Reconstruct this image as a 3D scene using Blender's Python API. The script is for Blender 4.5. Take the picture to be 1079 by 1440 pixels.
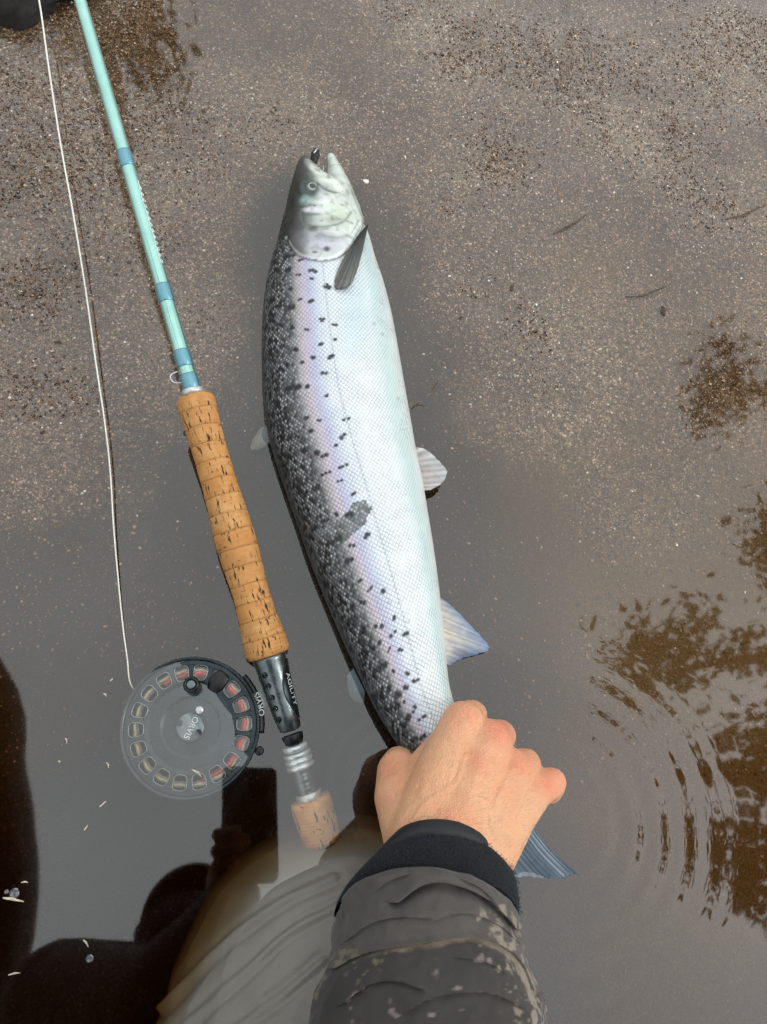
import bpy, bmesh, math, random
import numpy as np
from mathutils import Vector, Matrix

for o in list(bpy.data.objects): bpy.data.objects.remove(o)
SC = bpy.context.scene
COL = SC.collection
rng = np.random.default_rng(7)
random.seed(7)

# ------------------------------------------------------------------ camera
W0, H0 = 1079.0, 1440.0
F = 1047.0                      # focal length in photograph pixels (26 mm phone lens)
CAMZ = 0.55                     # the phone is held 55 cm above the water
NADIR = (376.0, 1092.0)
def _rot():
    d = np.array([NADIR[0]-W0/2, -(NADIR[1]-H0/2), -F]); d /= np.linalg.norm(d)
    t = np.array([0, 0, -1.0])
    v = np.cross(d, t); c = d @ t
    K = np.array([[0, -v[2], v[1]], [v[2], 0, -v[0]], [-v[1], v[0], 0]])
    return np.eye(3) + K + K @ K / (1+c)
R = _rot()
CAMP = np.array([0, 0, CAMZ])
def P(px, py, z):
    """pixel of the photograph -> world point on the level z"""
    d = R @ np.array([px-W0/2, -(py-H0/2), -F])
    return CAMP + d*((z-CAMZ)/d[2])
def M(px, py, h):
    """world point at height h whose mirror image in the water is seen at that pixel"""
    p = P(px, py, -h); p[2] = h; return p
def proj(p):
    q = (np.asarray(p)-CAMP) @ R
    return np.stack([W0/2 - F*q[..., 0]/q[..., 2], H0/2 + F*q[..., 1]/q[..., 2]], -1)
def pxm(px, py, z):
    """metres per photograph pixel at that place"""
    return float(-((P(px, py, z)-CAMP) @ R)[2]/F)

cam = bpy.data.cameras.new('camera')
cam.sensor_fit = 'VERTICAL'; cam.sensor_height = 36.0; cam.lens = F/H0*36.0
cam.clip_start = 0.004; cam.clip_end = 2000
camo = bpy.data.objects.new('camera', cam); COL.objects.link(camo)
camo.matrix_world = Matrix.Translation(Vector(CAMP)) @ Matrix([list(r) for r in R]).to_4x4()
SC.camera = camo

# ------------------------------------------------------------------ sky, sun, exposure
SUN_EL, SUN_AZ = math.radians(40), math.radians(100)      # azimuth clockwise from +y
world = bpy.data.worlds.new('World'); SC.world = world; world.use_nodes = True
wn = world.node_tree.nodes; wl = world.node_tree.links; wn.clear()
sky = wn.new('ShaderNodeTexSky'); sky.sky_type = 'NISHITA'; sky.sun_disc = False
sky.sun_elevation = SUN_EL; sky.sun_rotation = SUN_AZ
sky.air_density = 1.0; sky.dust_density = 4.0; sky.ozone_density = 1.0
hs = wn.new('ShaderNodeHueSaturation'); hs.inputs['Saturation'].default_value = 0.12
tc = wn.new('ShaderNodeTexCoord')
nz = wn.new('ShaderNodeTexNoise'); nz.inputs['Scale'].default_value = 1.6; nz.inputs['Detail'].default_value = 4
mr = wn.new('ShaderNodeMapRange'); mr.inputs[1].default_value = .3; mr.inputs[2].default_value = .7
mr.inputs[3].default_value = .82; mr.inputs[4].default_value = 1.12
mixc = wn.new('ShaderNodeMix'); mixc.data_type = 'RGBA'; mixc.inputs[0].default_value = 0.72
mixc.inputs[7].default_value = (9.35, 9.8, 9.9, 1)          # the cloud layer
mul = wn.new('ShaderNodeVectorMath'); mul.operation = 'SCALE'
bg = wn.new('ShaderNodeBackground'); bg.inputs['Strength'].default_value = 0.12
wo = wn.new('ShaderNodeOutputWorld')
wl.new(sky.outputs[0], hs.inputs['Color']); wl.new(hs.outputs[0], mixc.inputs[6])
wl.new(tc.outputs['Generated'], nz.inputs['Vector']); wl.new(nz.outputs[0], mr.inputs[0])
# overcast sky: the zenith is about three times as bright as the horizon
sx = wn.new('ShaderNodeSeparateXYZ'); wl.new(tc.outputs['Generated'], sx.inputs[0])
zr = wn.new('ShaderNodeMapRange'); zr.inputs[1].default_value = 0; zr.inputs[2].default_value = 1; zr.inputs[3].default_value = .42; zr.inputs[4].default_value = 1.26
wl.new(sx.outputs[2], zr.inputs[0])
zm = wn.new('ShaderNodeMath'); zm.operation = 'MULTIPLY'; wl.new(zr.outputs[0], zm.inputs[0]); wl.new(mr.outputs[0], zm.inputs[1])
wl.new(mixc.outputs[2], mul.inputs[0]); wl.new(zm.outputs[0], mul.inputs['Scale'])
wl.new(mul.outputs[0], bg.inputs['Color']); wl.new(bg.outputs[0], wo.inputs[0])

sun = bpy.data.lights.new('sun', 'SUN'); sun.energy = 1.5; sun.angle = math.radians(12); sun.color = (1, .95, .88)
suno = bpy.data.objects.new('sun', sun); COL.objects.link(suno)
sd = Vector((math.sin(SUN_AZ)*math.cos(SUN_EL), math.cos(SUN_AZ)*math.cos(SUN_EL), math.sin(SUN_EL)))
suno.rotation_euler = sd.to_track_quat('Z', 'Y').to_euler()
suno.location = (3, 3, 6)
vs = SC.view_settings; vs.view_transform = 'Standard'; vs.look = 'None'; vs.exposure = 0.5; vs.gamma = 1.0
vs.use_curve_mapping = False
SC.cycles.use_denoising = True
SC.cycles.max_bounces = 6; SC.cycles.diffuse_bounces = 2; SC.cycles.glossy_bounces = 3; SC.cycles.transparent_max_bounces = 10
SC.cycles.caustics_reflective = False; SC.cycles.caustics_refractive = False
SC.cycles.sample_clamp_indirect = 4.0

# ------------------------------------------------------------------ helpers
def lin(*c):
    c = np.array(c, float)/255.0
    return np.where(c <= .04045, c/12.92, ((c+.055)/1.055)**2.4)
def L4(r, g, b, k=1.0): return tuple(lin(r, g, b)*k) + (1.0,)

def _h(ix, iy, iz, seed):
    n = (ix*73856093) ^ (iy*19349663) ^ (iz*83492791) ^ (seed*2654435761 & 0x7fffffff)
    n = n & 0xffffffff
    n = ((n ^ (n >> 15))*0x2c1b3c6d) & 0xffffffff
    n = ((n ^ (n >> 12))*0x297a2d39) & 0xffffffff
    return ((n ^ (n >> 15)) & 0xffffff)/float(0xffffff)
def vnoise(p, s=1.0, seed=0):
    p = np.asarray(p, float)*s
    if p.shape[-1] == 2: p = np.concatenate([p, np.zeros(p.shape[:-1]+(1,))], -1)
    i = np.floor(p).astype(np.int64); f = p-i; f = f*f*(3-2*f); out = 0
    for dx in (0, 1):
        for dy in (0, 1):
            for dz in (0, 1):
                w = (f[..., 0] if dx else 1-f[..., 0])*(f[..., 1] if dy else 1-f[..., 1])*(f[..., 2] if dz else 1-f[..., 2])
                out = out + w*_h(i[..., 0]+dx, i[..., 1]+dy, i[..., 2]+dz, seed)
    return out*2-1
def fbm(p, s=1.0, o=4, seed=0):
    a = 1; t = 0; r = 0
    for k in range(o):
        r = r + a*vnoise(p, s*2**k, seed+k); t += a; a *= .5
    return r/t
def sstep(a, b, x):
    t = np.clip((x-a)/(b-a), 0, 1); return t*t*(3-2*t)
def pldist(pts, poly):
    """distance of 2-D points to a polyline"""
    poly = np.asarray(poly, float); best = np.full(len(pts), 1e9)
    for a, b in zip(poly[:-1], poly[1:]):
        ab = b-a; t = np.clip(((pts-a) @ ab)/(ab @ ab+1e-12), 0, 1)
        best = np.minimum(best, np.linalg.norm(pts-(a+t[:, None]*ab), axis=1))
    return best
def inpoly(pts, poly):
    poly = np.asarray(poly, float); x, y = pts[:, 0], pts[:, 1]; r = np.zeros(len(pts), bool)
    for a, b in zip(poly, np.roll(poly, -1, 0)):
        c = (a[1] > y) != (b[1] > y)
        r ^= c & (x < (b[0]-a[0])*(y-a[1])/(b[1]-a[1]+1e-12)+a[0])
    return r
def smooth_curve(pts, n):
    """Catmull-Rom through the points (any dimension)"""
    p = np.asarray(pts, float); m = len(p)
    e = np.vstack([2*p[0]-p[1], p, 2*p[-1]-p[-2]])
    u = np.linspace(0, m-1, n); i = np.minimum(u.astype(int), m-2); t = (u-i)[:, None]
    a, b, c, d = e[i], e[i+1], e[i+2], e[i+3]
    return .5*(2*b+(c-a)*t+(2*a-5*b+4*c-d)*t*t+(3*b-a-3*c+d)*t**3)

def mk(name, v, f, mat=None, parent=None, smooth=True, cols=None, attrs=None):
    me = bpy.data.meshes.new(name)
    v = np.asarray(v, float)
    me.from_pydata(v.tolist(), [], f.tolist() if isinstance(f, np.ndarray) else f)
    if smooth and len(me.polygons): me.polygons.foreach_set('use_smooth', np.ones(len(me.polygons), bool))
    if cols is not None:
        a = me.color_attributes.new('Col', 'FLOAT_COLOR', 'POINT')
        c = np.ones((len(v), 4), np.float32); c[:, :3] = cols; a.data.foreach_set('color', c.ravel())
    for k, x in (attrs or {}).items():
        x = np.asarray(x, np.float32)
        if x.ndim == 1:
            a = me.attributes.new(k, 'FLOAT', 'POINT'); a.data.foreach_set('value', x)
        else:
            a = me.attributes.new(k, 'FLOAT_VECTOR', 'POINT'); a.data.foreach_set('vector', x.ravel())
    me.validate(); me.update()
    o = bpy.data.objects.new(name, me); COL.objects.link(o)
    if mat: me.materials.append(mat)
    if parent: adopt(o, parent)
    return o
def adopt(o, parent):
    o.parent = parent; o.matrix_parent_inverse = Matrix.Identity(4)
    lp = Vector((0, 0, 0)); q = parent
    while q is not None: lp = lp + q.location; q = q.parent
    o.location = o.location - lp
def thing(name, label, cat, loc, group=None):
    o = bpy.data.objects.new(name, None); COL.objects.link(o); o.location = Vector(loc)
    o.empty_display_size = .02
    return tag(o, label, cat, group)
def tag(o, label, cat, group=None, kind=None):
    if label: o['label'] = label
    if cat: o['category'] = cat
    if group: o['group'] = group
    if kind: o['kind'] = kind
    return o
def gridfaces(nu, nv, wrap=False, off=0):
    i = np.arange(nu-1)[:, None]; j = np.arange(nv if wrap else nv-1)[None]
    j2 = (j+1) % nv
    return (np.stack([i*nv+j, i*nv+j2, (i+1)*nv+j2, (i+1)*nv+j], -1).reshape(-1, 4)+off)
def frames(pts):
    pts = np.asarray(pts, float); t = np.gradient(pts, axis=0); t /= np.linalg.norm(t, axis=1)[:, None]+1e-12
    n = np.zeros_like(t); up = np.array([0, 0, 1.0])
    if abs(t[0] @ up) > .9: up = np.array([1.0, 0, 0])
    a = up-(up @ t[0])*t[0]; a /= np.linalg.norm(a); n[0] = a
    for k in range(1, len(t)):
        a = n[k-1]-(n[k-1] @ t[k])*t[k]; n[k] = a/(np.linalg.norm(a)+1e-12)
    return t, n, np.cross(t, n)
def tube(pts, rad, seg=12, caps=True):
    pts = np.asarray(pts, float); rad = np.broadcast_to(np.asarray(rad, float), (len(pts),))
    t, n, b = frames(pts); a = np.linspace(0, 2*np.pi, seg, endpoint=False)
    v = pts[:, None]+rad[:, None, None]*(n[:, None]*np.cos(a)[None, :, None]+b[:, None]*np.sin(a)[None, :, None])
    v = v.reshape(-1, 3); f = gridfaces(len(pts), seg, True).tolist()
    if caps: f += [list(range(seg))[::-1], list(range((len(pts)-1)*seg, len(pts)*seg))]
    return v, f
def rings_mesh(rings, caps=True):
    rings = np.asarray(rings, float); n, m, _ = rings.shape
    f = gridfaces(n, m, True).tolist()
    if caps: f += [list(range(m))[::-1], list(range((n-1)*m, n*m))]
    return rings.reshape(-1, 3), f
def join(parts):
    V = []; Fc = []; o = 0
    for v, f in parts:
        V.append(np.asarray(v, float)); Fc += [[i+o for i in q] for q in f]; o += len(v)
    return np.vstack(V), Fc
def capsule(a, ra, b, rb, n=14, flat=1.0):
    a = np.asarray(a, float); b = np.asarray(b, float); d = b-a; L = np.linalg.norm(d)+1e-9
    d = d/L; k = 6; pts = []; rad = []
    for i in range(k): s = math.pi/2*(1-i/k); pts.append(a-d*ra*math.sin(s)); rad.append(max(ra*math.cos(s), 1e-5))
    for i in range(5): s = i/4; pts.append(a+d*L*s); rad.append(ra+(rb-ra)*s)
    for i in range(1, k+1): s = math.pi/2*i/k; pts.append(b+d*rb*math.sin(s)); rad.append(max(rb*math.cos(s), 1e-5))
    return tube(pts, rad, n)
def fuse(parts, voxel, smooth_it=6, fac=.5):
    """union of overlapping closed shapes as one continuous skin"""
    v, f = join(parts)
    o = mk('tmp', v, f)
    m = o.modifiers.new('r', 'REMESH'); m.mode = 'VOXEL'; m.voxel_size = voxel
    if smooth_it:
        s = o.modifiers.new('s', 'SMOOTH'); s.iterations = smooth_it; s.factor = fac
    dg = bpy.context.evaluated_depsgraph_get(); ev = o.evaluated_get(dg); me = ev.to_mesh()
    V = np.empty(len(me.vertices)*3, np.float32); me.vertices.foreach_get('co', V); V = V.reshape(-1, 3).astype(float)
    N = np.empty(len(me.vertices)*3, np.float32); me.vertex_normals.foreach_get('vector', N); N = N.reshape(-1, 3).astype(float)
    Fc = [list(p.vertices) for p in me.polygons]
    ev.to_mesh_clear(); bpy.data.objects.remove(o)
    return V, Fc, N

# ------------------------------------------------------------------ material helper
class X:
    """a float/vector socket with arithmetic"""
    def __init__(s, m, k): s.m, s.k = m, k
    def _b(s, op, o, rev=False):
        n = s.m.nt.nodes.new('ShaderNodeMath'); n.operation = op
        for i, q in enumerate((o, s) if rev else (s, o)):
            if q is None: continue
            if isinstance(q, X): s.m.nt.links.new(q.k, n.inputs[i])
            else: n.inputs[i].default_value = q
        return X(s.m, n.outputs[0])
    def __add__(s, o): return s._b('ADD', o)
    __radd__ = __add__
    def __sub__(s, o): return s._b('SUBTRACT', o)
    def __rsub__(s, o): return s._b('SUBTRACT', o, True)
    def __mul__(s, o): return s._b('MULTIPLY', o)
    __rmul__ = __mul__
    def __truediv__(s, o): return s._b('DIVIDE', o)
    def __rtruediv__(s, o): return s._b('DIVIDE', o, True)
    def pw(s, o): return s._b('POWER', o)
    def mx(s, o): return s._b('MAXIMUM', o)
    def mn(s, o): return s._b('MINIMUM', o)
    def gt(s, o): return s._b('GREATER_THAN', o)
    def f(s, op): return s._b(op, None)
    def rmp(s, a, b, c=0.0, d=1.0, smooth=False):
        n = s.m.nt.nodes.new('ShaderNodeMapRange'); s.m.nt.links.new(s.k, n.inputs[0])
        if smooth: n.interpolation_type = 'SMOOTHSTEP'
        for i, q in zip((1, 2, 3, 4), (a, b, c, d)):
            if isinstance(q, X): s.m.nt.links.new(q.k, n.inputs[i])
            else: n.inputs[i].default_value = q
        return X(s.m, n.outputs[0])
class Mat:
    def __init__(s, name, **kw):
        s.mat = bpy.data.materials.new(name); s.mat.use_nodes = True; s.nt = s.mat.node_tree
        s.b = s.nt.nodes['Principled BSDF']; s.out = s.nt.nodes['Material Output']
        for k, v in kw.items(): s.set(k.replace('_', ' '), v)
    def set(s, k, v):
        i = s.b.inputs[k]
        if isinstance(v, X): s.nt.links.new(v.k, i)
        else: i.default_value = v
        return s
    def node(s, t): return s.nt.nodes.new(t)
    def coord(s, kind='Object'): n = s.node('ShaderNodeTexCoord'); return X(s, n.outputs[kind])
    def pos(s): n = s.node('ShaderNodeNewGeometry'); return X(s, n.outputs['Position'])
    def attr(s, name, out='Fac'):
        n = s.node('ShaderNodeAttribute'); n.attribute_name = name; return X(s, n.outputs[out])
    def sep(s, v):
        n = s.node('ShaderNodeSeparateXYZ'); s.nt.links.new(v.k, n.inputs[0]); return [X(s, q) for q in n.outputs]
    def comb(s, *a):
        n = s.node('ShaderNodeCombineXYZ')
        for i, q in enumerate(a):
            if isinstance(q, X): s.nt.links.new(q.k, n.inputs[i])
            else: n.inputs[i].default_value = q
        return X(s, n.outputs[0])
    def scale(s, v, sc):
        n = s.node('ShaderNodeMapping'); s.nt.links.new(v.k, n.inputs[0]); n.inputs['Scale'].default_value = sc
        return X(s, n.outputs[0])
    def noise(s, v, sc, det=3, rough=.5, dist=0, out=0):
        n = s.node('ShaderNodeTexNoise'); n.inputs['Scale'].default_value = sc; n.inputs['Detail'].default_value = det
        n.inputs['Roughness'].default_value = rough; n.inputs['Distortion'].default_value = dist
        if v is not None: s.nt.links.new(v.k, n.inputs['Vector'])
        return X(s, n.outputs[out])
    def voro(s, v, sc, feat='F1', out='Distance', rnd=1.0):
        n = s.node('ShaderNodeTexVoronoi'); n.feature = feat; n.inputs['Scale'].default_value = sc
        n.inputs['Randomness'].default_value = rnd
        s.nt.links.new(v.k, n.inputs['Vector']); return X(s, n.outputs[out])
    def ramp(s, v, stops, interp='LINEAR'):
        n = s.node('ShaderNodeValToRGB'); s.nt.links.new(v.k, n.inputs[0]); e = n.color_ramp.elements
        n.color_ramp.interpolation = interp
        while len(e) < len(stops): e.new(.5)
        for q, (p, c) in zip(e, stops): q.position = p; q.color = c
        return X(s, n.outputs[0])
    def mix(s, fac, a, b, mode='MIX'):
        n = s.node('ShaderNodeMix'); n.data_type = 'RGBA'; n.blend_type = mode
        for i, q in ((0, fac), (6, a), (7, b)):
            if isinstance(q, X): s.nt.links.new(q.k, n.inputs[i])
            else: n.inputs[i].default_value = q
        return X(s, n.outputs[2])
    def bump(s, h, st=.5, dist=.001, normal=None):
        n = s.node('ShaderNodeBump'); s.nt.links.new(h.k, n.inputs['Height'])
        n.inputs['Strength'].default_value = st; n.inputs['Distance'].default_value = dist
        if normal: s.nt.links.new(normal.k, n.inputs['Normal'])
        return X(s, n.outputs[0])
def plain(name, col, rough=.5, metal=0.0, bumpsc=None, bumpst=.2, var=.15, **kw):
    m = Mat(name, Roughness=rough, Metallic=metal, **kw); c = m.coord()
    n = m.noise(c, bumpsc or 200, 4)
    a = tuple(x*(1-var) for x in col[:3])+(1,); b = tuple(min(1, x*(1+var)) for x in col[:3])+(1,)
    m.set('Base Color', m.mix(n.rmp(.3, .7), a, b))
    if bumpsc: m.set('Normal', m.bump(n, bumpst, .0005))
    return m.mat
# ------------------------------------------------------------------ sand bed and water
CTRL = np.array([  # pixel of the photograph, height of the sand there in mm (0 = water level)
 (0,0,4),(60,100,3),(50,250,3),(50,400,2.2),(200,330,2.6),(130,180,3),(300,450,.6),(300,250,1.6),(390,180,1.2),(240,160,.6),
 (350,60,-4),(250,30,-4),(480,45,-4),(420,-60,-5),(180,0,1.5),(560,20,1.0),(640,60,3.5),(800,100,4),(1050,100,4),(900,200,3),(700,230,4.5),(620,300,3.5),(650,400,2.2),
 (555,300,-6),(560,380,-7),(575,470,-7),(440,190,-1),(430,300,-12),(480,420,-22),(460,600,-26),(520,800,-30),(400,480,-8),(350,560,-6),
 (840,300,-2),(850,370,-4),(900,400,-3),(1000,300,1.2),(1050,400,-2.5),(740,470,1.3),(760,560,.2),(700,600,-3),(860,520,-1.2),(980,560,-2.5),
 (100,560,.3),(30,560,.6),(250,520,-.6),(60,680,-3),(180,680,-5),(100,800,-11),(200,860,-18),(330,720,-20),(360,880,-34),(270,1020,-48),(420,1100,-48),(60,1000,-30),(100,1200,-60),(300,1350,-75),(0,1400,-70),
 (650,700,-13),(660,850,-18),(720,720,-9),(850,700,-3.5),(950,660,-4),(850,900,-6),(1000,900,-7),(1079,700,-6),(1000,1200,-18),(800,1100,-22),(900,1400,-22),(760,1250,-30),
 (650,1000,-34),(600,1150,-45),(500,1300,-75),(450,1200,-65),(600,1500,-60),(480,1000,-36),(1300,500,-8),(1300,1000,-30),(1300,1400,-50),(-300,600,1),(-300,1200,-60),(-300,100,6),(1300,0,5),(540,-300,6),(300,1700,-90),(900,1800,-60)], float)
CTRL[:, 2] = np.where(CTRL[:, 2] > 0, CTRL[:, 2]*.10-.42, CTRL[:, 2]*1.0-.55)
CW = np.array([P(a, b, 0)[:2] for a, b, _ in CTRL])
def sand_h(xy):
    xy = np.asarray(xy, float); sh = xy.shape[:-1]; p = xy.reshape(-1, 2); out = np.zeros(len(p))
    for s in range(0, len(p), 40000):
        q = p[s:s+40000]; d2 = ((q[:, None]-CW[None])**2).sum(-1)+.0006
        w = d2**-1.9; out[s:s+40000] = (w*CTRL[:, 2]).sum(1)/w.sum(1)/1000
    r = np.linalg.norm(p-np.array([.1, .3]), axis=1); far = sstep(.9, 2.6, r)
    bank = .55*np.tanh((p[:, 1]*.8-p[:, 0]*.6-1.6)/2.5)-.12
    out = out*(1-far)+bank*far
    nr = 1-sstep(1.0, 3.0, r)
    out += nr*(.00030*fbm(p, 16, 4, 3)+.0006*fbm(p, 210, 2, 9)) + far*.05*fbm(p, .7, 4, 5)
    return out.reshape(sh)
def gridline(a, b, st, far):
    c = list(np.arange(a, b+st/2, st)); s = st; x = a; lo = []
    while x > -far: s *= 1.22; x -= s; lo.append(x)
    s = st; x = c[-1]; hi = []
    while x < far: s *= 1.22; x += s; hi.append(x)
    return np.array(lo[::-1]+c+hi)
gx = gridline(-.52, .66, .0019, 600); gy = gridline(-.24, .92, .0019, 600)
GX, GY = np.meshgrid(gx, gy, indexing='ij')
xy = np.stack([GX, GY], -1); HZ = sand_h(xy)
HZ = HZ+np.where(np.linalg.norm(xy-np.array([.1, .3]), axis=-1) < 1.0, rng.normal(0, .00036, HZ.shape)*sstep(-.006, -.0015, HZ), 0)
m = Mat('wet_sand'); c = m.coord()
big = m.noise(c, 9, 4, .55); med = m.noise(c, 45, 3, .6)
cs = m.scale(c, (1, 1, .35))
v1 = m.voro(cs, 520, out='Color'); v2 = m.voro(cs, 800, out='Color'); d1 = m.voro(cs, 520)
r1 = m.sep(v1); r2 = m.sep(v2)
col = m.ramp(r1[0], [(0, (.03, .017, .010, 1)), (.3, (.085, .050, .024, 1)), (.62, (.165, .104, .055, 1)), (.86, (.26, .18, .105, 1)), (.96, (.46, .35, .23, 1)), (1, (.68, .62, .53, 1))])
col2 = m.ramp(r2[1], [(0, (.03, .018, .012, 1)), (.5, (.145, .088, .045, 1)), (.9, (.24, .165, .10, 1)), (1, (.55, .46, .37, 1))])
col = m.mix(r2[0].rmp(.35, .65), col, col2)
col = m.mix(big.rmp(.35, .7), col, (.12, .075, .046, 1), 'SOFT_LIGHT')
col = m.mix(med.rmp(.4, .75, 0, .35), col, (.035, .022, .014, 1))
silt = m.attr('silt')                    # fine dark silt settles where the bed is low
fine = m.noise(c, 700, 3, .6)
sc_ = m.ramp(fine, [(.3, (.014, .009, .0042, 1)), (.6, (.028, .018, .009, 1)), (.78, (.055, .038, .021, 1))])
gold = m.ramp(fine, [(.3, (.062, .036, .012, 1)), (.6, (.115, .070, .026, 1)), (.78, (.20, .14, .07, 1))])     # fine golden sand on the river side
sc_ = m.mix(m.attr('golden'), sc_, gold)
col = m.mix(silt, col, sc_)
m.set('Base Color', col)
m.set('Roughness', r1[1].rmp(0, 1, .25, .55)); m.set('IOR', m.attr('dry').rmp(0, 1, 1.16, 1.5)); m.set('Coat Weight', m.attr('dry')*.7); m.set('Coat IOR', 1.8); m.set('Coat Roughness', .22)
hgt = d1.rmp(0, .8, 1, 0)*r1[2].rmp(0, 1, .35, 1)+med*.8
m.set('Normal', m.bump(hgt, .6, .0014))
sand = mk('sand_bed', np.stack([GX, GY, HZ], -1).reshape(-1, 3), gridfaces(len(gx), len(gy)), m.mat, attrs={'golden': (sstep(.13, .27, GX+.03*fbm(xy, 9, 3, 88))*(1-.6*sstep(.02, -.2, GY))).reshape(-1), 'dry': sstep(-.0005, .0003, HZ).reshape(-1), 'silt': (.9*sstep(-.0016, -.0085, HZ+.0012*fbm(xy, 40, 3, 66))).reshape(-1)})
tag(sand, 'wet brown sand bed sloping from damp grit into shallow peaty water', None, None, 'structure')

# grains, grit and pale flecks lying on the sand: nobody could count them
def grains(n, smin, smax, region, seed):
    g = np.random.default_rng(seed)
    px = g.uniform(region[0], region[2], n*3); py = g.uniform(region[1], region[3], n*3)
    p = np.array([P(a, b, 0) for a, b in zip(px, py)])[:, :2]
    hh = sand_h(p); keep = g.random(len(p)) < (.3+.7*(vnoise(p, 14, seed) > -.2))*(.10+.90*sstep(-.009, -.0015, hh))
    p = p[keep][:n]; n = len(p); z = sand_h(p)
    s = smin+(smax-smin)*g.random(n)**2.2
    base = np.array([(1, 0, 0), (0, 1, 0), (-1, 0, 0), (0, -1, 0), (0, 0, .7), (0, 0, -.7)], float)
    tri = np.array([(0, 1, 4), (1, 2, 4), (2, 3, 4), (3, 0, 4), (1, 0, 5), (2, 1, 5), (3, 2, 5), (0, 3, 5)])
    a = g.uniform(0, 6.28, n); e = g.uniform(.55, 1.2, n)
    b = base[None]*s[:, None, None]*np.stack([np.ones(n), e, np.ones(n)], -1)[:, None]
    b = b+g.normal(0, .18, b.shape)*s[:, None, None]
    ca, sa = np.cos(a)[:, None], np.sin(a)[:, None]
    v = np.stack([b[..., 0]*ca-b[..., 1]*sa, b[..., 0]*sa+b[..., 1]*ca, b[..., 2]], -1)
    v += np.concatenate([p, (z+s*.35)[:, None]], 1)[:, None]
    pal = np.array([(.09, .05, .028), (.17, .095, .055), (.24, .15, .092), (.03, .019, .013), (.32, .22, .15), (.42, .32, .235), (.72, .66, .57), (.26, .14, .085)])
    k = g.choice(len(pal), n, p=[.25, .25, .20, .13, .09, .03, .01, .04])
    cc = np.repeat((pal[k]*g.uniform(.7, 1.25, (n, 1)))[:, None], 6, 1)
    return v.reshape(-1, 3), (tri[None]+np.arange(n)[:, None, None]*6).reshape(-1, 3), cc.reshape(-1, 3)
gm = Mat('grain', Roughness=.3); gm.set('Base Color', gm.attr('Col', 'Color')); gm.set('IOR', 1.45)
v, f, cc = grains(100000, .0004, .0015, (-60, -60, 1140, 1100), 21)
o = mk('sand_grains', v, f, gm.mat, smooth=False, cols=cc); tag(o, 'loose coarse sand grains strewn over the wet sand bed', 'sand', None, 'stuff')

# water: one closed body of peat-stained water, its surface at z = 0
RC = P(778, 1150, 0)
m = Mat('peaty_water'); nt = m.nt; nt.nodes.remove(m.b)
c = m.pos(); s3 = m.sep(c)
def rip(cx, cy, wl, amp, r0, r1, ph=0.0):
    dx = s3[0]-cx; dy = s3[1]-cy; r = (dx*dx+dy*dy).f('SQRT')
    w = ((r+m.noise(c, 14, 2)*.010)*(2*math.pi/wl)+ph).f('SINE')
    return w*r.rmp(r0, r0+.03, 0, 1, True)*r.rmp(r0+.03, r1, 1, 0, True)*amp
side = s3[0].rmp(RC[0]-.02, RC[0]+.06, 0, 1, True)
h = rip(RC[0], RC[1], .0200, .00014, .02, .17)*side
t = P(560, 1100, 0); h = h+rip(t[0]-.0, t[1], .013, .00004, .02, .07)
calm = m.noise(c, 3.2, 2)
h = h+m.noise(m.scale(c, (1, .45, 1)), 20, 2)*m.noise(c, 6, 1).rmp(.35, .65)*.00022*s3[0].rmp(.2, .34, 0, 1, True)
h = h+m.noise(c, 7, 2)*.00035
bp = m.node('ShaderNodeBump'); bp.inputs['Strength'].default_value = 1; bp.inputs['Distance'].default_value = 1
nt.links.new(h.k, bp.inputs['Height'])
fr = m.node('ShaderNodeFresnel'); fr.inputs['IOR'].default_value = 1.83; nt.links.new(bp.outputs[0], fr.inputs['Normal'])
gl = m.node('ShaderNodeBsdfGlossy'); gl.inputs['Roughness'].default_value = 0.03; nt.links.new(bp.outputs[0], gl.inputs['Normal'])
gl.inputs['Color'].default_value = (1, 1, 1, 1)
tr = m.node('ShaderNodeBsdfTransparent'); tr.inputs['Color'].default_value = (1, 1, 1, 1)
geo = m.node('ShaderNodeNewGeometry')      # reflection happens on the upper side; light leaving or entering below passes unbent
ff_ = X(m, fr.outputs[0])*(1-X(m, geo.outputs['Backfacing']))
mx = m.node('ShaderNodeMixShader'); nt.links.new(ff_.k, mx.inputs[0]); nt.links.new(tr.outputs[0], mx.inputs[1]); nt.links.new(gl.outputs[0], mx.inputs[2])
nt.links.new(mx.outputs[0], m.out.inputs['Surface'])
va = m.node('ShaderNodeVolumeAbsorption'); va.inputs['Color'].default_value = (.66, .45, .10, 1); va.inputs['Density'].default_value = 30.0
nt.links.new(va.outputs[0], m.out.inputs['Volume'])
WE = 80.0; v = [(x, y, z) for z in (0, -1.4) for x, y in ((-WE, -WE), (WE, -WE), (WE, WE), (-WE, WE))]
water = mk('water', v, [(0, 1, 2, 3), (7, 6, 5, 4), (0, 4, 5, 1), (1, 5, 6, 2), (2, 6, 7, 3), (3, 7, 4, 0)], m.mat, smooth=False)
tag(water, 'still shallow peat-stained river water mirroring a grey sky', None, None, 'structure')
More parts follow.
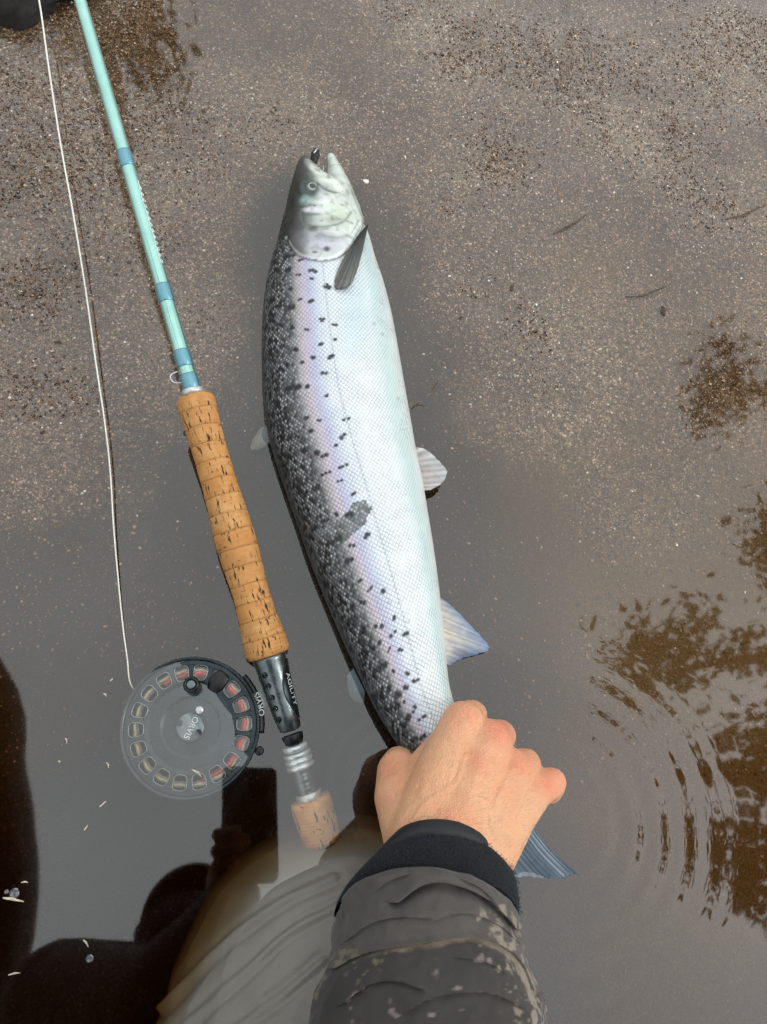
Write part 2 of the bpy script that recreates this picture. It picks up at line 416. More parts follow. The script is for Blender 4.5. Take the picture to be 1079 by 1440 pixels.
# ------------------------------------------------------------------ fly rod
ROD_A = P(452, 1178, -.0205)                 # butt end of the rod axis
_b = P(411, 1037, -.009); _d = _b-ROD_A; _d[2] = 0; 
def rod_at(px, py, s=.2):
    """point of the rod axis seen at that pixel: the axis rises from the butt at slope s"""
    z = -.02
    for _ in range(30):
        p = P(px, py, z); z = ROD_A[2]+s*np.linalg.norm((p-ROD_A)[:2])
    return P(px, py, z)
ROD_B = rod_at(111, -6)
RD = (ROD_B-ROD_A); RL = np.linalg.norm(RD); RD /= RL
def rod_s(px, py):
    """distance along the axis of the point nearest to that pixel"""
    s = np.linspace(-.03, RL+.05, 3000); q = proj(ROD_A+s[:, None]*RD)
    return float(s[np.argmin(((q-np.array([px, py]))**2).sum(1))])
rod_side = np.cross(RD, [0, 0, 1.0]); rod_side /= np.linalg.norm(rod_side)      # to the right
rod_up = np.cross(rod_side, RD)
def turned(prof, seg=40, jitter=None):
    """a body of revolution about the rod axis from (distance, radius) pairs"""
    a = np.linspace(0, 2*np.pi, seg, endpoint=False); rings = []
    for s, r in prof:
        rings.append(ROD_A+RD*s+r*(np.cos(a)[:, None]*rod_side+np.sin(a)[:, None]*rod_up))
    return rings_mesh(rings)
ROD = thing('fly_rod', 'mint green fly rod with an orange cork grip and dark reel seat, butt under water', 'fishing rod', P(425, 1090, -.03))

m = Mat('mint_blank', Roughness=.24, IOR=1.5, Metallic=.8); m.set('Coat Weight', 1.0); m.set('Coat Roughness', .06)
c = m.coord(); m.set('Base Color', m.mix(m.noise(c, 60, 3).rmp(.3, .7), (.31, .60, .54, 1), (.40, .70, .62, 1))); blank_m = m.mat
m = Mat('blue_thread', Roughness=.25, Metallic=.6); m.set('Coat Weight', .8); m.set('Coat Roughness', .05)
dn = m.node('ShaderNodeVectorMath'); dn.operation = 'DOT_PRODUCT'; m.nt.links.new(m.coord().k, dn.inputs[0]); dn.inputs[1].default_value = tuple(RD)
w = (X(m, dn.outputs['Value'])*9000).f('SINE')
m.set('Base Color', m.mix(w.rmp(-1, 1), (.10, .29, .37, 1), (.19, .44, .52, 1))); m.set('Normal', m.bump(w, .25, .0001)); thread_m = m.mat
silver_m = plain('silver_metal', (.62, .66, .67), .3, .55, 300, .05)
dark_metal = Mat('gunmetal', Roughness=.26, Metallic=.85)
c = dark_metal.coord(); dark_metal.set('Base Color', dark_metal.mix(dark_metal.noise(c, 120, 4).rmp(.3, .7), (.10, .125, .135, 1), (.20, .235, .245, 1)))
dark_metal.set('Roughness', dark_metal.noise(c, 400, 3).rmp(.3, .7, .2, .38)); dark_metal = dark_metal.mat
black_m = plain('black_anodised', (.012, .013, .015), .32, .3, 400, .1)

m = Mat('cork', Roughness=.68)
c = m.coord()
# axial coordinates: u along the rod, a round it
du = m.node('ShaderNodeVectorMath'); du.operation = 'DOT_PRODUCT'; m.nt.links.new(c.k, du.inputs[0]); du.inputs[1].default_value = tuple(RD)
ds = m.node('ShaderNodeVectorMath'); ds.operation = 'DOT_PRODUCT'; m.nt.links.new(c.k, ds.inputs[0]); ds.inputs[1].default_value = tuple(rod_side)
dz_ = m.node('ShaderNodeVectorMath'); dz_.operation = 'DOT_PRODUCT'; m.nt.links.new(c.k, dz_.inputs[0]); dz_.inputs[1].default_value = tuple(rod_up)
uu, ss, zz = [X(m, q.outputs['Value']) for q in (du, ds, dz_)]
oi = m.node('ShaderNodeObjectInfo'); rnd = X(m, oi.outputs['Random'])
vec = m.comb(uu, ss, zz+rnd*3.7)
n1 = m.noise(m.scale(vec, (1, 1, 1)), 90, 5, .6); n2 = m.noise(m.scale(vec, (.28, 1.5, 1.5)), 330, 3, .6)
n3 = m.noise(m.scale(vec, (1.6, .55, .55)), 210, 4, .6)
lay = m.noise(m.scale(vec, (3.2, .22, .22)), 230, 3, .55)
tone = m.ramp(n1, [(.25, (.46, .215, .072, 1)), (.5, (.62, .33, .120, 1)), (.75, (.70, .44, .195, 1))])
tone = m.mix(m.noise(vec, 32, 3, .6).rmp(.5, .72, 0, .55), tone, (.30, .115, .030, 1))
tone = m.mix(rnd.rmp(0, 1, 0, .6), tone, (.55, .23, .060, 1))
tone = m.mix(lay.rmp(.5, .66, 0, .35), tone, (.34, .135, .035, 1))
fis = n2.rmp(.575, .625)*n1.rmp(.42, .54)
pit = n3.rmp(.655, .70)
dark = fis.mx(pit)
m.set('Base Color', m.mix(dark, tone, (.035, .016, .007, 1)))
m.set('Normal', m.bump(n1*.4+lay*.3-dark*1.1, .7, .0007)); m.set('IOR', 1.4)
cork_m = m.mat

def hw(px, py, half):         # half width in pixels -> metres at the rod
    return half*pxm(px, py, rod_at(px, py)[2])
sc0, sc1 = rod_s(281, 553), rod_s(379, 922)      # cork grip ends
kp = [(0, 26.5), (.03, 27.2), (.10, 25.8), (.22, 24.2), (.36, 24.6), (.48, 27.4), (.56, 28.8), (.64, 27.8), (.76, 25.4), (.86, 27.0), (.94, 30.6), (.985, 31.2), (1.0, 30.5)]
def cork_r(t):
    px, py = 281+(379-281)*t, 553+(922-553)*t
    return hw(px, py, np.interp(t, [k[0] for k in kp], [k[1] for k in kp]))
gl_ = sc1-sc0
core = mk('cork_grip', *turned([(sc0+gl_*.02, .006), (sc0+gl_*.98, .006)], 24), cork_m, ROD)
NR = 15
for k in range(NR):
    t0, t1 = k/NR, (k+1)/NR; pr = []
    e = .0011/NR*2
    for j in range(9):
        t = t0+(t1-t0)*j/8; r = cork_r(t)
        if j in (0, 8): r -= .00022
        if k == 0: r *= math.sqrt(max(0, 1-max(0, 1-j/3.2)**2))*.55+.45 if j < 4 else 1
        if k == NR-1 and j > 6: r -= .0012*(j-6)/2
        pr.append((sc0+gl_*t, r))
    if k == 0: pr.insert(0, (pr[0][0], .005))
    v, f = turned(pr, 48)
    ax = v-ROD_A; rr = ax-(ax @ RD)[:, None]*RD
    nrm = rr/(np.linalg.norm(rr, axis=1)[:, None]+1e-9)
    v = v+nrm*(fbm(v, 260, 3, 40+k)*.00022)[:, None]
    mk('cork_ring', v, f, cork_m, core)

# blank, winds, hook keeper
def blank_r(s):
    px, py = proj(ROD_A+RD*s)[:2]
    return float(np.interp(py, [-40, 0, 240, 500, 560], [.0047, .0048, .0052, .0058, .0060]))
bs0 = sc0-.004; bs = np.linspace(sc0+.012, RL+.35, 60) if sc0 < 0 else None
s_top = RL+.9
sgn = 1.0
ss_ = np.linspace(sc0-.01, s_top, 60)
mk('blank', *turned([(s, blank_r(min(s, RL))) for s in ss_], 28), blank_m, ROD)
def wind(pa, pb, extra=.0005):
    a, b = sorted((rod_s(*pa), rod_s(*pb)))
    pr = [(a-.0012, blank_r(a)+.0001), (a, blank_r(a)+extra)]+[(a+(b-a)*q, blank_r(a)+extra) for q in (.33, .66)]+[(b, blank_r(b)+extra), (b+.0012, blank_r(b)+.0001)]
    mk('thread_wrap', *turned(pr, 28), thread_m, ROD)
wind((172, 216), (178, 235)); wind((227, 404), (234, 424)); wind((250, 497), (257, 516)); wind((262, 530), (268, 549), .0008)
sw = rod_s(270, 550); mk('winding_check', *turned([(sw-.004, .0084), (sw-.0005, .0084), (sw+.0012, .0076)], 28), silver_m, ROD)
kc = ROD_A+RD*rod_s(261, 528)-rod_side*.0062
kp_ = [kc+RD*.0042, kc-rod_side*.0052+RD*.003, kc-rod_side*.0066, kc-rod_side*.0048-RD*.0035, kc-RD*.0048]
mk('hook_keeper', *tube(smooth_curve(kp_, 24), .00055, 8), silver_m, ROD)
# lettering along the blank: a faded handwritten script in pale strokes
sa, sb = rod_s(192, 262), rod_s(226, 372); q = np.linspace(0, 1, 420)
ang = math.radians(38)+.30*np.sin(q*2*np.pi*13)*(.75+.5*vnoise(np.stack([q*9, q*0], -1), 1, 5))
sl = sa+(sb-sa)*q+.0022*np.cos(q*2*np.pi*13)
pts = ROD_A+RD*sl[:, None]+(.0055*(np.cos(ang)[:, None]*rod_side+np.sin(ang)[:, None]*rod_up))
script_m = plain('script_paint', (.85, .9, .86), .4)
mk('script_lettering', *tube(pts, .00032, 5), script_m, ROD)

# reel seat
S = lambda px, py: rod_s(px, py)
s_g, s_b = S(381, 926), S(410, 1022)
def prof_px(lst): return [(S(px, py), hw(px, py, h)) for px, py, h in lst]
seat = mk('reel_seat', *turned(prof_px([(379, 920, 24), (381, 927, 24), (383, 930, 22.5), (390, 960, 21), (400, 1000, 19), (408, 1024, 18), (409, 1026, 15)]), 48), dark_metal, ROD)
mk('locking_ring', *turned(prof_px([(410, 1030, 15), (410.5, 1031, 19), (411, 1033, 19.5), (414, 1043, 18.5), (415, 1046, 15.5)]), 40), black_m, ROD)
mk('locking_ring', *turned(prof_px([(415, 1046, 14), (415.5, 1048, 18), (417, 1053, 18), (418, 1056, 14)]), 40), silver_m, ROD)
mk('locking_ring', *turned(prof_px([(418, 1057, 16), (418.5, 1058, 19.5), (420, 1062, 19.5), (420.5, 1064, 17), (421, 1065, 17), (421.5, 1066, 20), (423, 1070, 20), (423.5, 1072, 17), (424, 1073, 17), (424.5, 1074, 20), (426, 1078, 20), (426.5, 1080, 15)]), 40), silver_m, ROD)
pr = [(424, 1076, 15)]; y = 1079
while y < 1115: pr += [(424+(y-1076)*.29, y, 16.8), (424+(y-1074.5)*.29, y+1.3, 15.6)]; y += 2.6
mk('threaded_barrel', *turned(prof_px(pr), 36), dark_metal, ROD)
mk('end_collar', *turned(prof_px([(434, 1112, 15), (434.5, 1114, 18.5), (438, 1124, 19), (438.5, 1126, 17)]), 36), silver_m, ROD)
bb = prof_px([(437, 1122, 20), (437.5, 1123, 28), (440, 1130, 29.5), (446, 1153, 28.8), (453, 1178, 27), (455, 1185, 25), (456, 1188, 10)])
v, f = turned(bb, 48); mk('fighting_butt', v, f, cork_m, ROD)
# pale oval side plate with its engraved name, on the right flank of the seat
def seat_pt(px, py, ang_deg, lift=0.0):
    s = S(px, py); r = hw(px, py, np.interp(py, [926, 960, 1000, 1024], [23, 21, 19, 18]))+lift
    a = math.radians(ang_deg); return ROD_A+RD*s+r*(math.cos(a)*rod_side+math.sin(a)*rod_up)
def seat_px(t): return 383+t*24, 932+t*82
ed = []
for t in np.linspace(0, 1, 26):
    px, py = seat_px(t); ed.append(seat_pt(px, py, 16+58*math.sin(math.pi*t)**.7, .00035))
for t in np.linspace(1, 0, 26):
    px, py = seat_px(t); ed.append(seat_pt(px, py, 12-32*math.sin(math.pi*t)**.7, .00035))
mk('side_plate_rim', *tube(ed, .00045, 6), black_m, seat)
pl = []
for t in np.linspace(.02, .98, 26):
    px, py = seat_px(t); a0, a1 = 16+56*math.sin(math.pi*t)**.7, 12-30*math.sin(math.pi*t)**.7
    pl.append([seat_pt(px, py, a0+(a1-a0)*q, .0003) for q in np.linspace(0, 1, 9)])
pl = np.array(pl); mk('side_plate', pl.reshape(-1, 3), gridfaces(26, 9).tolist(), plain('plate', (.035, .05, .052), .2, .7, 300, .1), seat)
def text_mesh(txt, size):
    cu = bpy.data.curves.new('t', 'FONT'); cu.body = txt; cu.size = size; cu.align_x = 'CENTER'; cu.align_y = 'CENTER'
    cu.resolution_u = 3; o = bpy.data.objects.new('t', cu); COL.objects.link(o)
    me = o.to_mesh(); v = np.array([q.co[:] for q in me.vertices]); f = [list(p.vertices) for p in me.polygons]
    o.to_mesh_clear(); bpy.data.objects.remove(o); bpy.data.curves.remove(cu); return v, f
letter_m = plain('pale_lettering', (.62, .66, .66), .5)
tv, tf = text_mesh('AGILITY', .0065)
out = []
for x, y, _ in tv:
    t = .49+x/.062*1.45; px, py = seat_px(t); p = seat_pt(px, py, 40-y*5200*.9, .0007); out.append(p)
mk('engraved_name', out, tf, letter_m, seat, smooth=False)
# round skeleton holes with water beads along the left of the seat
drop_m = Mat('water_bead', Roughness=.03, IOR=1.33); drop_m.set('Transmission Weight', 1.0); drop_m = drop_m.mat
for t in (.10, .27, .45, .62, .80):
    px, py = 382+t*27, 936+t*88; cen = seat_pt(px, py, 127, .0001); nr = cen-(ROD_A+RD*S(px, py)); nr /= np.linalg.norm(nr)
    s1 = RD; s2 = np.cross(nr, s1); a = np.linspace(0, 2*np.pi, 20, endpoint=False)
    mk('seat_hole', *rings_mesh([cen+nr*.0003+(np.cos(a)[:, None]*s1+np.sin(a)[:, None]*s2)*r for r in (.0021, .001, .00005)]), black_m, seat)
    rr = [cen+nr*(.0003+.0011*math.sin(q))+(np.cos(a)[:, None]*s1+np.sin(a)[:, None]*s2)*.0018*math.cos(q) for q in np.linspace(0, 1.5, 6)]
    mk('water_bead', *rings_mesh(rr), drop_m, seat)

# ------------------------------------------------------------------ fly reel
RCX = P(268, 1022, -.0020); R0 = 97*pxm(268, 1022, 0)
nx = P(268+79.6, 1022-60.5, 0)-P(268, 1022, 0); nx[2] = 0; nx /= np.linalg.norm(nx)
tilt = math.radians(6.0)
EX = np.array([nx[0]*math.cos(tilt), nx[1]*math.cos(tilt), math.sin(tilt)])         # rises towards the rod
EN = np.cross(EX, np.cross([0, 0, 1.0], EX)); EN /= np.linalg.norm(EN); EY = np.cross(EN, EX)
ANG0 = math.atan2(nx[1], nx[0])
def RP(r, ang, z):          # polar point on the reel, ang in picture degrees counter-clockwise from the right
    a = np.radians(ang)-ANG0; r = np.asarray(r, float)
    return RCX+np.multiply.outer(r*np.cos(a), EX)+np.multiply.outer(r*np.sin(a), EY)+np.multiply.outer(np.asarray(z, float)+0*r*a, EN)
def lathe(prof, n=120):
    a = np.linspace(0, 360, n, endpoint=False)
    return rings_mesh([RP(np.full(n, r), a, np.full(n, z)) for r, z in prof], caps=False)
REEL = thing('fly_reel', 'round gunmetal fly reel with a perforated spool, half sunk beside the reel seat', 'fishing reel', RCX-np.array([0, 0, .035]))
reel_m = Mat('reel_metal', Metallic=.8)
c = reel_m.coord(); reel_m.set('Base Color', reel_m.mix(reel_m.noise(c, 80, 4).rmp(.3, .7), (.028, .037, .042, 1), (.055, .068, .075, 1))); reel_m.set('Roughness', reel_m.noise(reel_m.scale(c, (1, 6, 1)), 150, 5, .7).rmp(.3, .7, .16, .42)); reel_m = reel_m.mat
k = R0
frame = mk('frame', *lathe([(k*.955, .0006), (k*.985, .0022), (k*1.0, .0016), (k*1.005, -.0005), (k*1.005, -.006), (k*.985, -.0065), (k*.975, -.0065), (k*.975, -.024), (k*1.0, -.0245), (k*1.0, -.030), (k*.2, -.032), (k*.2, -.029), (k*.94, -.028), (k*.94, -.008), (k*.955, -.003), (k*.955, .0006)]), reel_m, REEL)
# perforated spool face: inner disc, outer ring and the webs between 18 windows
NW = 18; ri, ro = k*.665, k*.885
def facestrip(rs, angs, z=0.0, th=.0016):
    a = np.asarray(angs, float); rings = []
    for r in rs: rings.append(RP(np.full(len(a), r), a, np.full(len(a), z)))
    top = np.array(rings); bot = top-EN*th
    n, m_ = len(rs), len(a); v = np.vstack([top.reshape(-1, 3), bot.reshape(-1, 3)])
    f = gridfaces(n, m_).tolist()+[q[::-1] for q in gridfaces(n, m_, off=n*m_).tolist()]
    o_ = n*m_
    for i in range(n-1): f += [[i*m_, (i+1)*m_, (i+1)*m_+o_, i*m_+o_], [(i+1)*m_-1, (i+2)*m_-1, (i+2)*m_-1+o_, (i+1)*m_-1+o_][::-1]]
    for j in range(m_-1): f += [[j, j+1, j+1+o_, j+o_], [(n-1)*m_+j, (n-1)*m_+j+1, (n-1)*m_+j+1+o_, (n-1)*m_+j+o_][::-1]]
    return v, f
pr = [(k*.05, -.0002), (k*.22, -.0002), (k*.23, -.0012), (k*.40, -.0016), (k*.44, -.0006), (k*.60, -.0008), (ri, 0), (ri, -.002), (k*.05, -.0025)]
parts = [lathe(pr), lathe([(ro, 0), (k*.945, 0), (k*.95, -.0006), (k*.95, -.0035), (ro, -.0035), (ro, 0)])]
for i in range(NW):
    a0 = 42+20*i
    parts.append(facestrip(np.linspace(ri-.0003, ro+.0003, 7), np.linspace(a0+7.0, a0+13.0, 5), 0.0, .0022))
    for sgn_, aa in ((1, a0-7.4), (-1, a0+7.4)):                       # rounded window corners
        for rr_, sg in ((ri, 1), (ro, -1)):
            p0 = RP(rr_-sg*.0003, aa+sgn_*-.6, 0); p1 = RP(rr_-sg*.0003, aa+sgn_*3.4, 0); p2 = RP(rr_+sg*.0030, aa+sgn_*-.6, 0)
            pm = RP(rr_+sg*.0007, aa+sgn_*.8, 0)
            vv = np.array([p0, p1, pm, p2, p0-EN*.0022, p1-EN*.0022, pm-EN*.0022, p2-EN*.0022])
            parts.append((vv, [[0, 1, 2, 3], [7, 6, 5, 4], [1, 2, 6, 5], [2, 3, 7, 6]]))
v, f = join(parts)
spool = mk('spool', v, f, reel_m, REEL, smooth=False)
spool.data.polygons.foreach_set('use_smooth', np.zeros(len(spool.data.polygons), bool))
# bevelled lip round each window
lip_m = plain('window_lip', (.22, .25, .26), .25, .9, 300, .05)
for i in range(NW):
    a0 = 42+20*i
    if i == 1: continue
    th = np.linspace(0, 2*np.pi, 40); sq = lambda w: np.sign(w)*np.abs(w)**.55
    pts = RP((ri+ro)/2+(ro-ri)/2*sq(np.sin(th))*.98, a0+7.2*sq(np.cos(th)), np.full(40, .0002))
    mk('window_rim', *tube(pts, .00045, 6, False), lip_m, spool)
mk('arbor', *lathe([(k*.6, -.003), (k*.6, -.026)]), black_m, REEL)
mk('arbor_flange', *lathe([(k*.6, -.0235), (k*.935, -.0235)]), black_m, REEL)
cream = plain('cream_line', (.50, .46, .33), .45, 0, 500, .3); red = plain('red_backing', (.62, .055, .03), .4, 0, 500, .3)
for q, (rr_, zz_, mm, lo, hi) in enumerate([(k*.83, -.0062, cream, 0, 360), (k*.795, -.0068, cream, 0, 360), (k*.815, -.0048, cream, 0, 360), (k*.755, -.0050, red, -75, 125), (k*.775, -.0040, red, -55, 100), (k*.74, -.0065, red, -75, 125)]):
    a = np.linspace(lo, hi, 140); mk('line_coil', *tube(RP(rr_+.0004*np.sin(a*.4), a, np.full(140, zz_)+.0003*np.sin(a*.23)), .0014, 8, False), mm, spool)
# hub cap and its name, handle
hub_c = 0, 0
mk('hub_cap', *lathe([(0.00005, .0016), (k*.185, .0016), (k*.20, .0010), (k*.205, -.001)], 60), plain('hub', (.17, .20, .205), .35, .7, 300, .08), spool)
tv, tf = text_mesh('ORVIS', .0058); ra = math.radians(-114)
def flat_text(tv, r, ang, z, rot, sx=1.0, bend=None):
    c0 = RP(r, ang, z); a = rot-ANG0; ux = EX*math.cos(a)+EY*math.sin(a); uy = -EX*math.sin(a)+EY*math.cos(a)
    return [c0+ux*x*sx+uy*y for x, y, _ in tv]
mk('hub_lettering', flat_text(tv, k*.02, -40, .0020, ra), tf, letter_m, spool, smooth=False)
for aa, rr_ in ((80, .30), (-8, .26)):
    pass
a = np.linspace(0, 2*np.pi, 20, endpoint=False)
def disc(cen, r, z0, z1, ex=EX, ey=EY, en=EN, n=20, bev=.25):
    a = np.linspace(0, 2*np.pi, n, endpoint=False); ci = np.cos(a)[:, None]*ex+np.sin(a)[:, None]*ey
    return rings_mesh([cen+en*z0+ci*r, cen+en*(z1-(z1-z0)*bev*.5)+ci*r, cen+en*z1+ci*r*(1-bev)])
for rr_, aa in ((.165, 160), (.15, -35)): mk('hub_dimple', *disc(RP(k*rr_, aa, .0013), .0024, 0, .0005), reel_m, spool)
mk('release_tab', *disc(RP(k*.265, 62, 0), .0028, -.001, .0022), silver_m, spool)
arm = [RP(k*.60, 60, .001), RP(k*.74, 60, .0024), RP(k*.88, 58, .0016)]
v, f = tube(smooth_curve(arm, 10), [.0045, .005, .0056, .006, .0062, .0062, .006, .0055, .005, .004], 18)
v = v+EN*(-(((v-RP(k*.74, 60, .0005)) @ EN)*.72))[:, None]; hnd = mk('handle_mount', v, f, black_m, spool)
hc = RP(k*.585, 87, 0)
mk('handle_knob', *rings_mesh([hc+EN*z+(np.cos(a)[:, None]*EX+np.sin(a)[:, None]*EY)*r for z, r in ((-.001, .0042), (.004, .0040), (.007, .0050), (.013, .0056), (.0142, .0052), (.0146, .0040), (.0138, .0036), (.0136, .0001))]), black_m, hnd)
mk('knob_screw', *disc(hc+EN*.0138, .0030, 0, .0006), dark_metal, hnd)
# reel foot joining the seat, name on the rim, drag knob lug
fa = RP(k*.98, 20, -.014); fb = seat_pt(393, 975, 215, -.001)
v, f = tube([fa, (fa*.5+fb*.5), fb], [.010, .0085, .0075], 16); v = v-np.array([0, 0, 1.0])*((v[:, 2:3]-fa[2])*.45); mk('reel_foot', v, f, dark_metal, REEL)
fp = [seat_pt(*seat_px(t), 222, .0005) for t in np.linspace(-.02, 1.12, 12)]
v, f = tube(fp, [.002]+[.0042]*10+[.002], 12); mk('foot_plate', v, f, reel_m, REEL)
tv, tf = text_mesh('ORVIS', .0062)
ro_ = k*1.01
mk('rim_band', *facestrip([k*1.006, k*1.07], np.linspace(-6, 44, 24), -.0005, .003), black_m, REEL)
mk('rim_lettering', [RP(k*1.04-y*.9, 17+x*math.degrees(1/(k*1.04)), .0001) for x, y, _ in tv], tf, letter_m, REEL, smooth=False)
mk('frame_lug', *disc(RP(k*1.06, -20, -.006), .0036, 0, .0055), black_m, REEL)
mk('line_guard', *facestrip([k*1.0, k*1.05], np.linspace(72, 104, 20), -.012, .003), black_m, REEL)

# ------------------------------------------------------------------ fly line
lp = [(-150, .16), ]
pl = [(40, -60, .11), (55, 0, .10), (68, 90, .088), (85, 200, .075), (103, 300, .063), (121, 410, .050), (135, 510, .040), (147, 590, .031), (155, 660, .024), (160, 740, .017), (166, 810, .011), (173, 880, .005), (179, 925, .0005), (184, 962, -.006)]
pts = smooth_curve([P(a_, b_, c_*.3 if c_ > 0 else c_) for a_, b_, c_ in pl]+[RP(k*.86, 150, -.010)], 160)
line = mk('fly_line', *tube(pts, np.interp(np.arange(160), [0, 159], [.00085, .00045]), 8), plain('white_line', (.86, .83, .76), .35, 0, 900, .1))
tag(line, 'thin white fly line running from the reel past the rod', 'fishing line')
# ------------------------------------------------------------------ salmon
FISH = thing('salmon', 'silver salmon with black spotted back lying on its side, gripped by the tail', 'fish', P(480, 600, -.03))
FL = [(408,268),(403,290),(398,310),(389,345),(380,375),(373,410),(369,450),(368,500),(370,550),(375,600),(386,642),(400,684),(417,732),(437,790),(462,852),(487,910),(507,952),(530,1000),(555,1040),(590,1090),(640,1128),(690,1165)]
FR = [(494,272),(500,290),(507,308),(519,338),(528,370),(539,402),(549,440),(557,480),(564,520),(571,560),(578,600),(585,640),(594,682),(602,730),(610,780),(617,832),(622,880),(627,930),(633,972),(652,1025),(690,1080),(728,1122)]
nst = 220
FLs, FRs = smooth_curve(FL, nst), smooth_curve(FR, nst)
tt = np.linspace(0, 1, nst)
ZC = np.interp(tt, [0, .12, .3, .5, .7, .82, .9, 1], [.016, .014, .012, .011, .013, .020, .026, .018])
TH = np.interp(tt, [0, .08, .2, .35, .5, .65, .8, .9, 1], [.0245, .029, .034, .0365, .0365, .032, .023, .0165, .012])
Ls = np.array([P(a, b, z) for (a, b), z in zip(FLs, ZC)]); Rs = np.array([P(a, b, z) for (a, b), z in zip(FRs, ZC)])
Cs = (Ls+Rs)/2; As = (Rs-Ls)/2; Ws = np.linalg.norm(As, axis=1)
def sect(i, n=72):
    th = np.linspace(0, 2*np.pi, n, endpoint=False); c, s = np.cos(th), np.sin(th)
    q = np.sign(c)*np.abs(c)**.92; z = np.sign(s)*np.abs(s)**.86
    return Cs[i]+As[i]*q[:, None]+np.array([0, 0, 1.0])*(TH[i]*z*np.where(q < 0, 1, 1-.12*q**2))[:, None]
def cap_rings(r0, dirv, n=5, d=.012):
    c = r0.mean(0); return [c+(r0-c)*math.cos(a)+dirv*d*math.sin(a) for a in np.linspace(1.45, 0, n)[:-1]]
body_r = [sect(i) for i in range(nst)]
hd = (Cs[0]-Cs[6]); hd /= np.linalg.norm(hd)
bodyp = rings_mesh(cap_rings(body_r[7], hd, 6, .006)+body_r[7:])
def jaw(stn, n=40):
    """loft through (left pixel, right pixel, z, half thickness)"""
    a = smooth_curve([list(l)+list(r)+[z, t] for l, r, z, t in stn], 26); th = np.linspace(0, 2*np.pi, n, endpoint=False); out = []
    for lx, ly, rx, ry, z, t in a:
        l, r = P(lx, ly, z), P(rx, ry, z); c, h = (l+r)/2, (r-l)/2
        out.append(c+np.cos(th)[:, None]*h+np.outer(np.sin(th)*max(t, .001), [0, 0, 1.0]))
    return rings_mesh(out)
up = jaw([((399,305),(478,296),.016,.027),((403,288),(472,280),.016,.0245),((407,270),(462,264),.0155,.021),((412,253),(450,250),.015,.017),((417,240),(441,239),.014,.012),((422,230),(436,231),.0135,.008),((426,225),(432,225.5),.013,.003)])
lo = jaw([((450,305),(506,303),.012,.022),((459,284),(498,284),.012,.019),((461,264),(490,264),.012,.0145),((461,247),(482,247),.012,.0105),((460,233),(474,233),.012,.0075),((460,224),(470,224),.0125,.005),((463,219.5),(467,219.5),.0125,.002)])
mxp = smooth_curve([P(433, 232, .022), P(447, 246, .029), P(462, 257, .032), P(478, 268, .029)], 20)
v, f = tube(mxp, np.interp(np.arange(20), [0, 5, 14, 19], [.0022, .0036, .0050, .0030]), 14)
fv, ff, fn = fuse([bodyp, up, lo, (v, f)], .00095, 5, .5)

# where every point of the skin lies: t along the fish, q from back (-1) to belly (+1)
Ax = np.gradient(Cs, axis=0); Ax[:, 2] = 0; perp = As.copy(); perp[:, 2] = 0
nrm2 = np.stack([-perp[:, 1], perp[:, 0]], -1); nrm2 *= np.sign((nrm2*Ax[:, :2]).sum(1))[:, None]; nrm2 /= np.linalg.norm(nrm2, axis=1)[:, None]
alen = np.concatenate([[0], np.cumsum(np.linalg.norm(np.diff(Cs, axis=0), axis=1))])
T = np.zeros(len(fv)); Q = np.zeros(len(fv)); AL = np.zeros(len(fv)); WW = np.zeros(len(fv)); ZZ = np.zeros(len(fv))
for s in range(0, len(fv), 30000):
    p = fv[s:s+30000, :2]
    d = (p[:, None]-Cs[None, :, :2]); sd_ = (d*nrm2[None]).sum(-1)
    i = np.clip((sd_ > 0).sum(1)-1, 0, nst-2); r = np.arange(len(p))
    a, b = sd_[r, i], sd_[r, i+1]; fr_ = np.clip(a/(a-b+1e-12), -3, 1)
    fi = i+fr_; T[s:s+30000] = fi/(nst-1)
    c = Cs[i]+(Cs[i+1]-Cs[i])*fr_[:, None]; w = As[i]+(As[i+1]-As[i])*fr_[:, None]
    Q[s:s+30000] = ((p-c[:, :2])*w[:, :2]).sum(1)/(w[:, :2]**2).sum(1)
    AL[s:s+30000] = alen[i]+(alen[i+1]-alen[i])*fr_; WW[s:s+30000] = np.linalg.norm(w, axis=1); ZZ[s:s+30000] = c[:, 2]
px = proj(fv)
top = fv[:, 2] > ZZ
V_arc = np.where(top, np.arcsin(np.clip(Q, -1, 1)), np.sign(Q)*np.pi-np.arcsin(np.clip(Q, -1, 1)))*WW*.86
x, y = px[:, 0], px[:, 1]
# ---- relief of the head: gill cover, cheek plates, eye socket
GILL = smooth_curve([(404,336),(411,349),(422,359),(440,364),(458,365),(475,361),(489,352),(499,340),(507,325),(511,312)], 60)
gi = np.interp(x, GILL[:, 0], GILL[:, 1])
gd = pldist(px, GILL); head = (y < gi) & (x < 520)
headf = np.where(head, 1.0, 0.0)
hs_ = sstep(-9, 0.5, np.where(head, -gd, gd)*-1)     # 1 inside the head
lift = .0017*np.where(head, sstep(-.5, 5, gd), 0)-.0010*np.where(~head, np.exp(-(gd/5)**2), 0)
PRE = smooth_curve([(424,300),(428,316),(445,320),(465,319),(482,313),(493,300)], 40)
lift -= .0007*np.exp(-(pldist(px, PRE)/2.0)**2)
SUB = smooth_curve([(446,330),(470,336),(492,330),(503,312)], 30); lift -= .0005*np.exp(-(pldist(px, SUB)/1.6)**2)
MAXE = smooth_curve([(446,260),(458,268),(470,272),(480,270)], 20); lift -= .0009*np.exp(-(pldist(px, MAXE)/1.6)**2)
BRA = smooth_curve([(490,262),(502,290),(512,315),(516,335)], 30); lift -= .0008*np.exp(-(pldist(px, BRA)/1.8)**2)
ed_ = np.hypot((x-437)/1.0, (y-266)/1.05); lift -= .0016*np.exp(-(ed_/8.5)**2); lift += .0010*np.exp(-((ed_-13)/3.0)**2)*(y < 300)
lift += .00022*fbm(fv, 120, 3, 77)*head
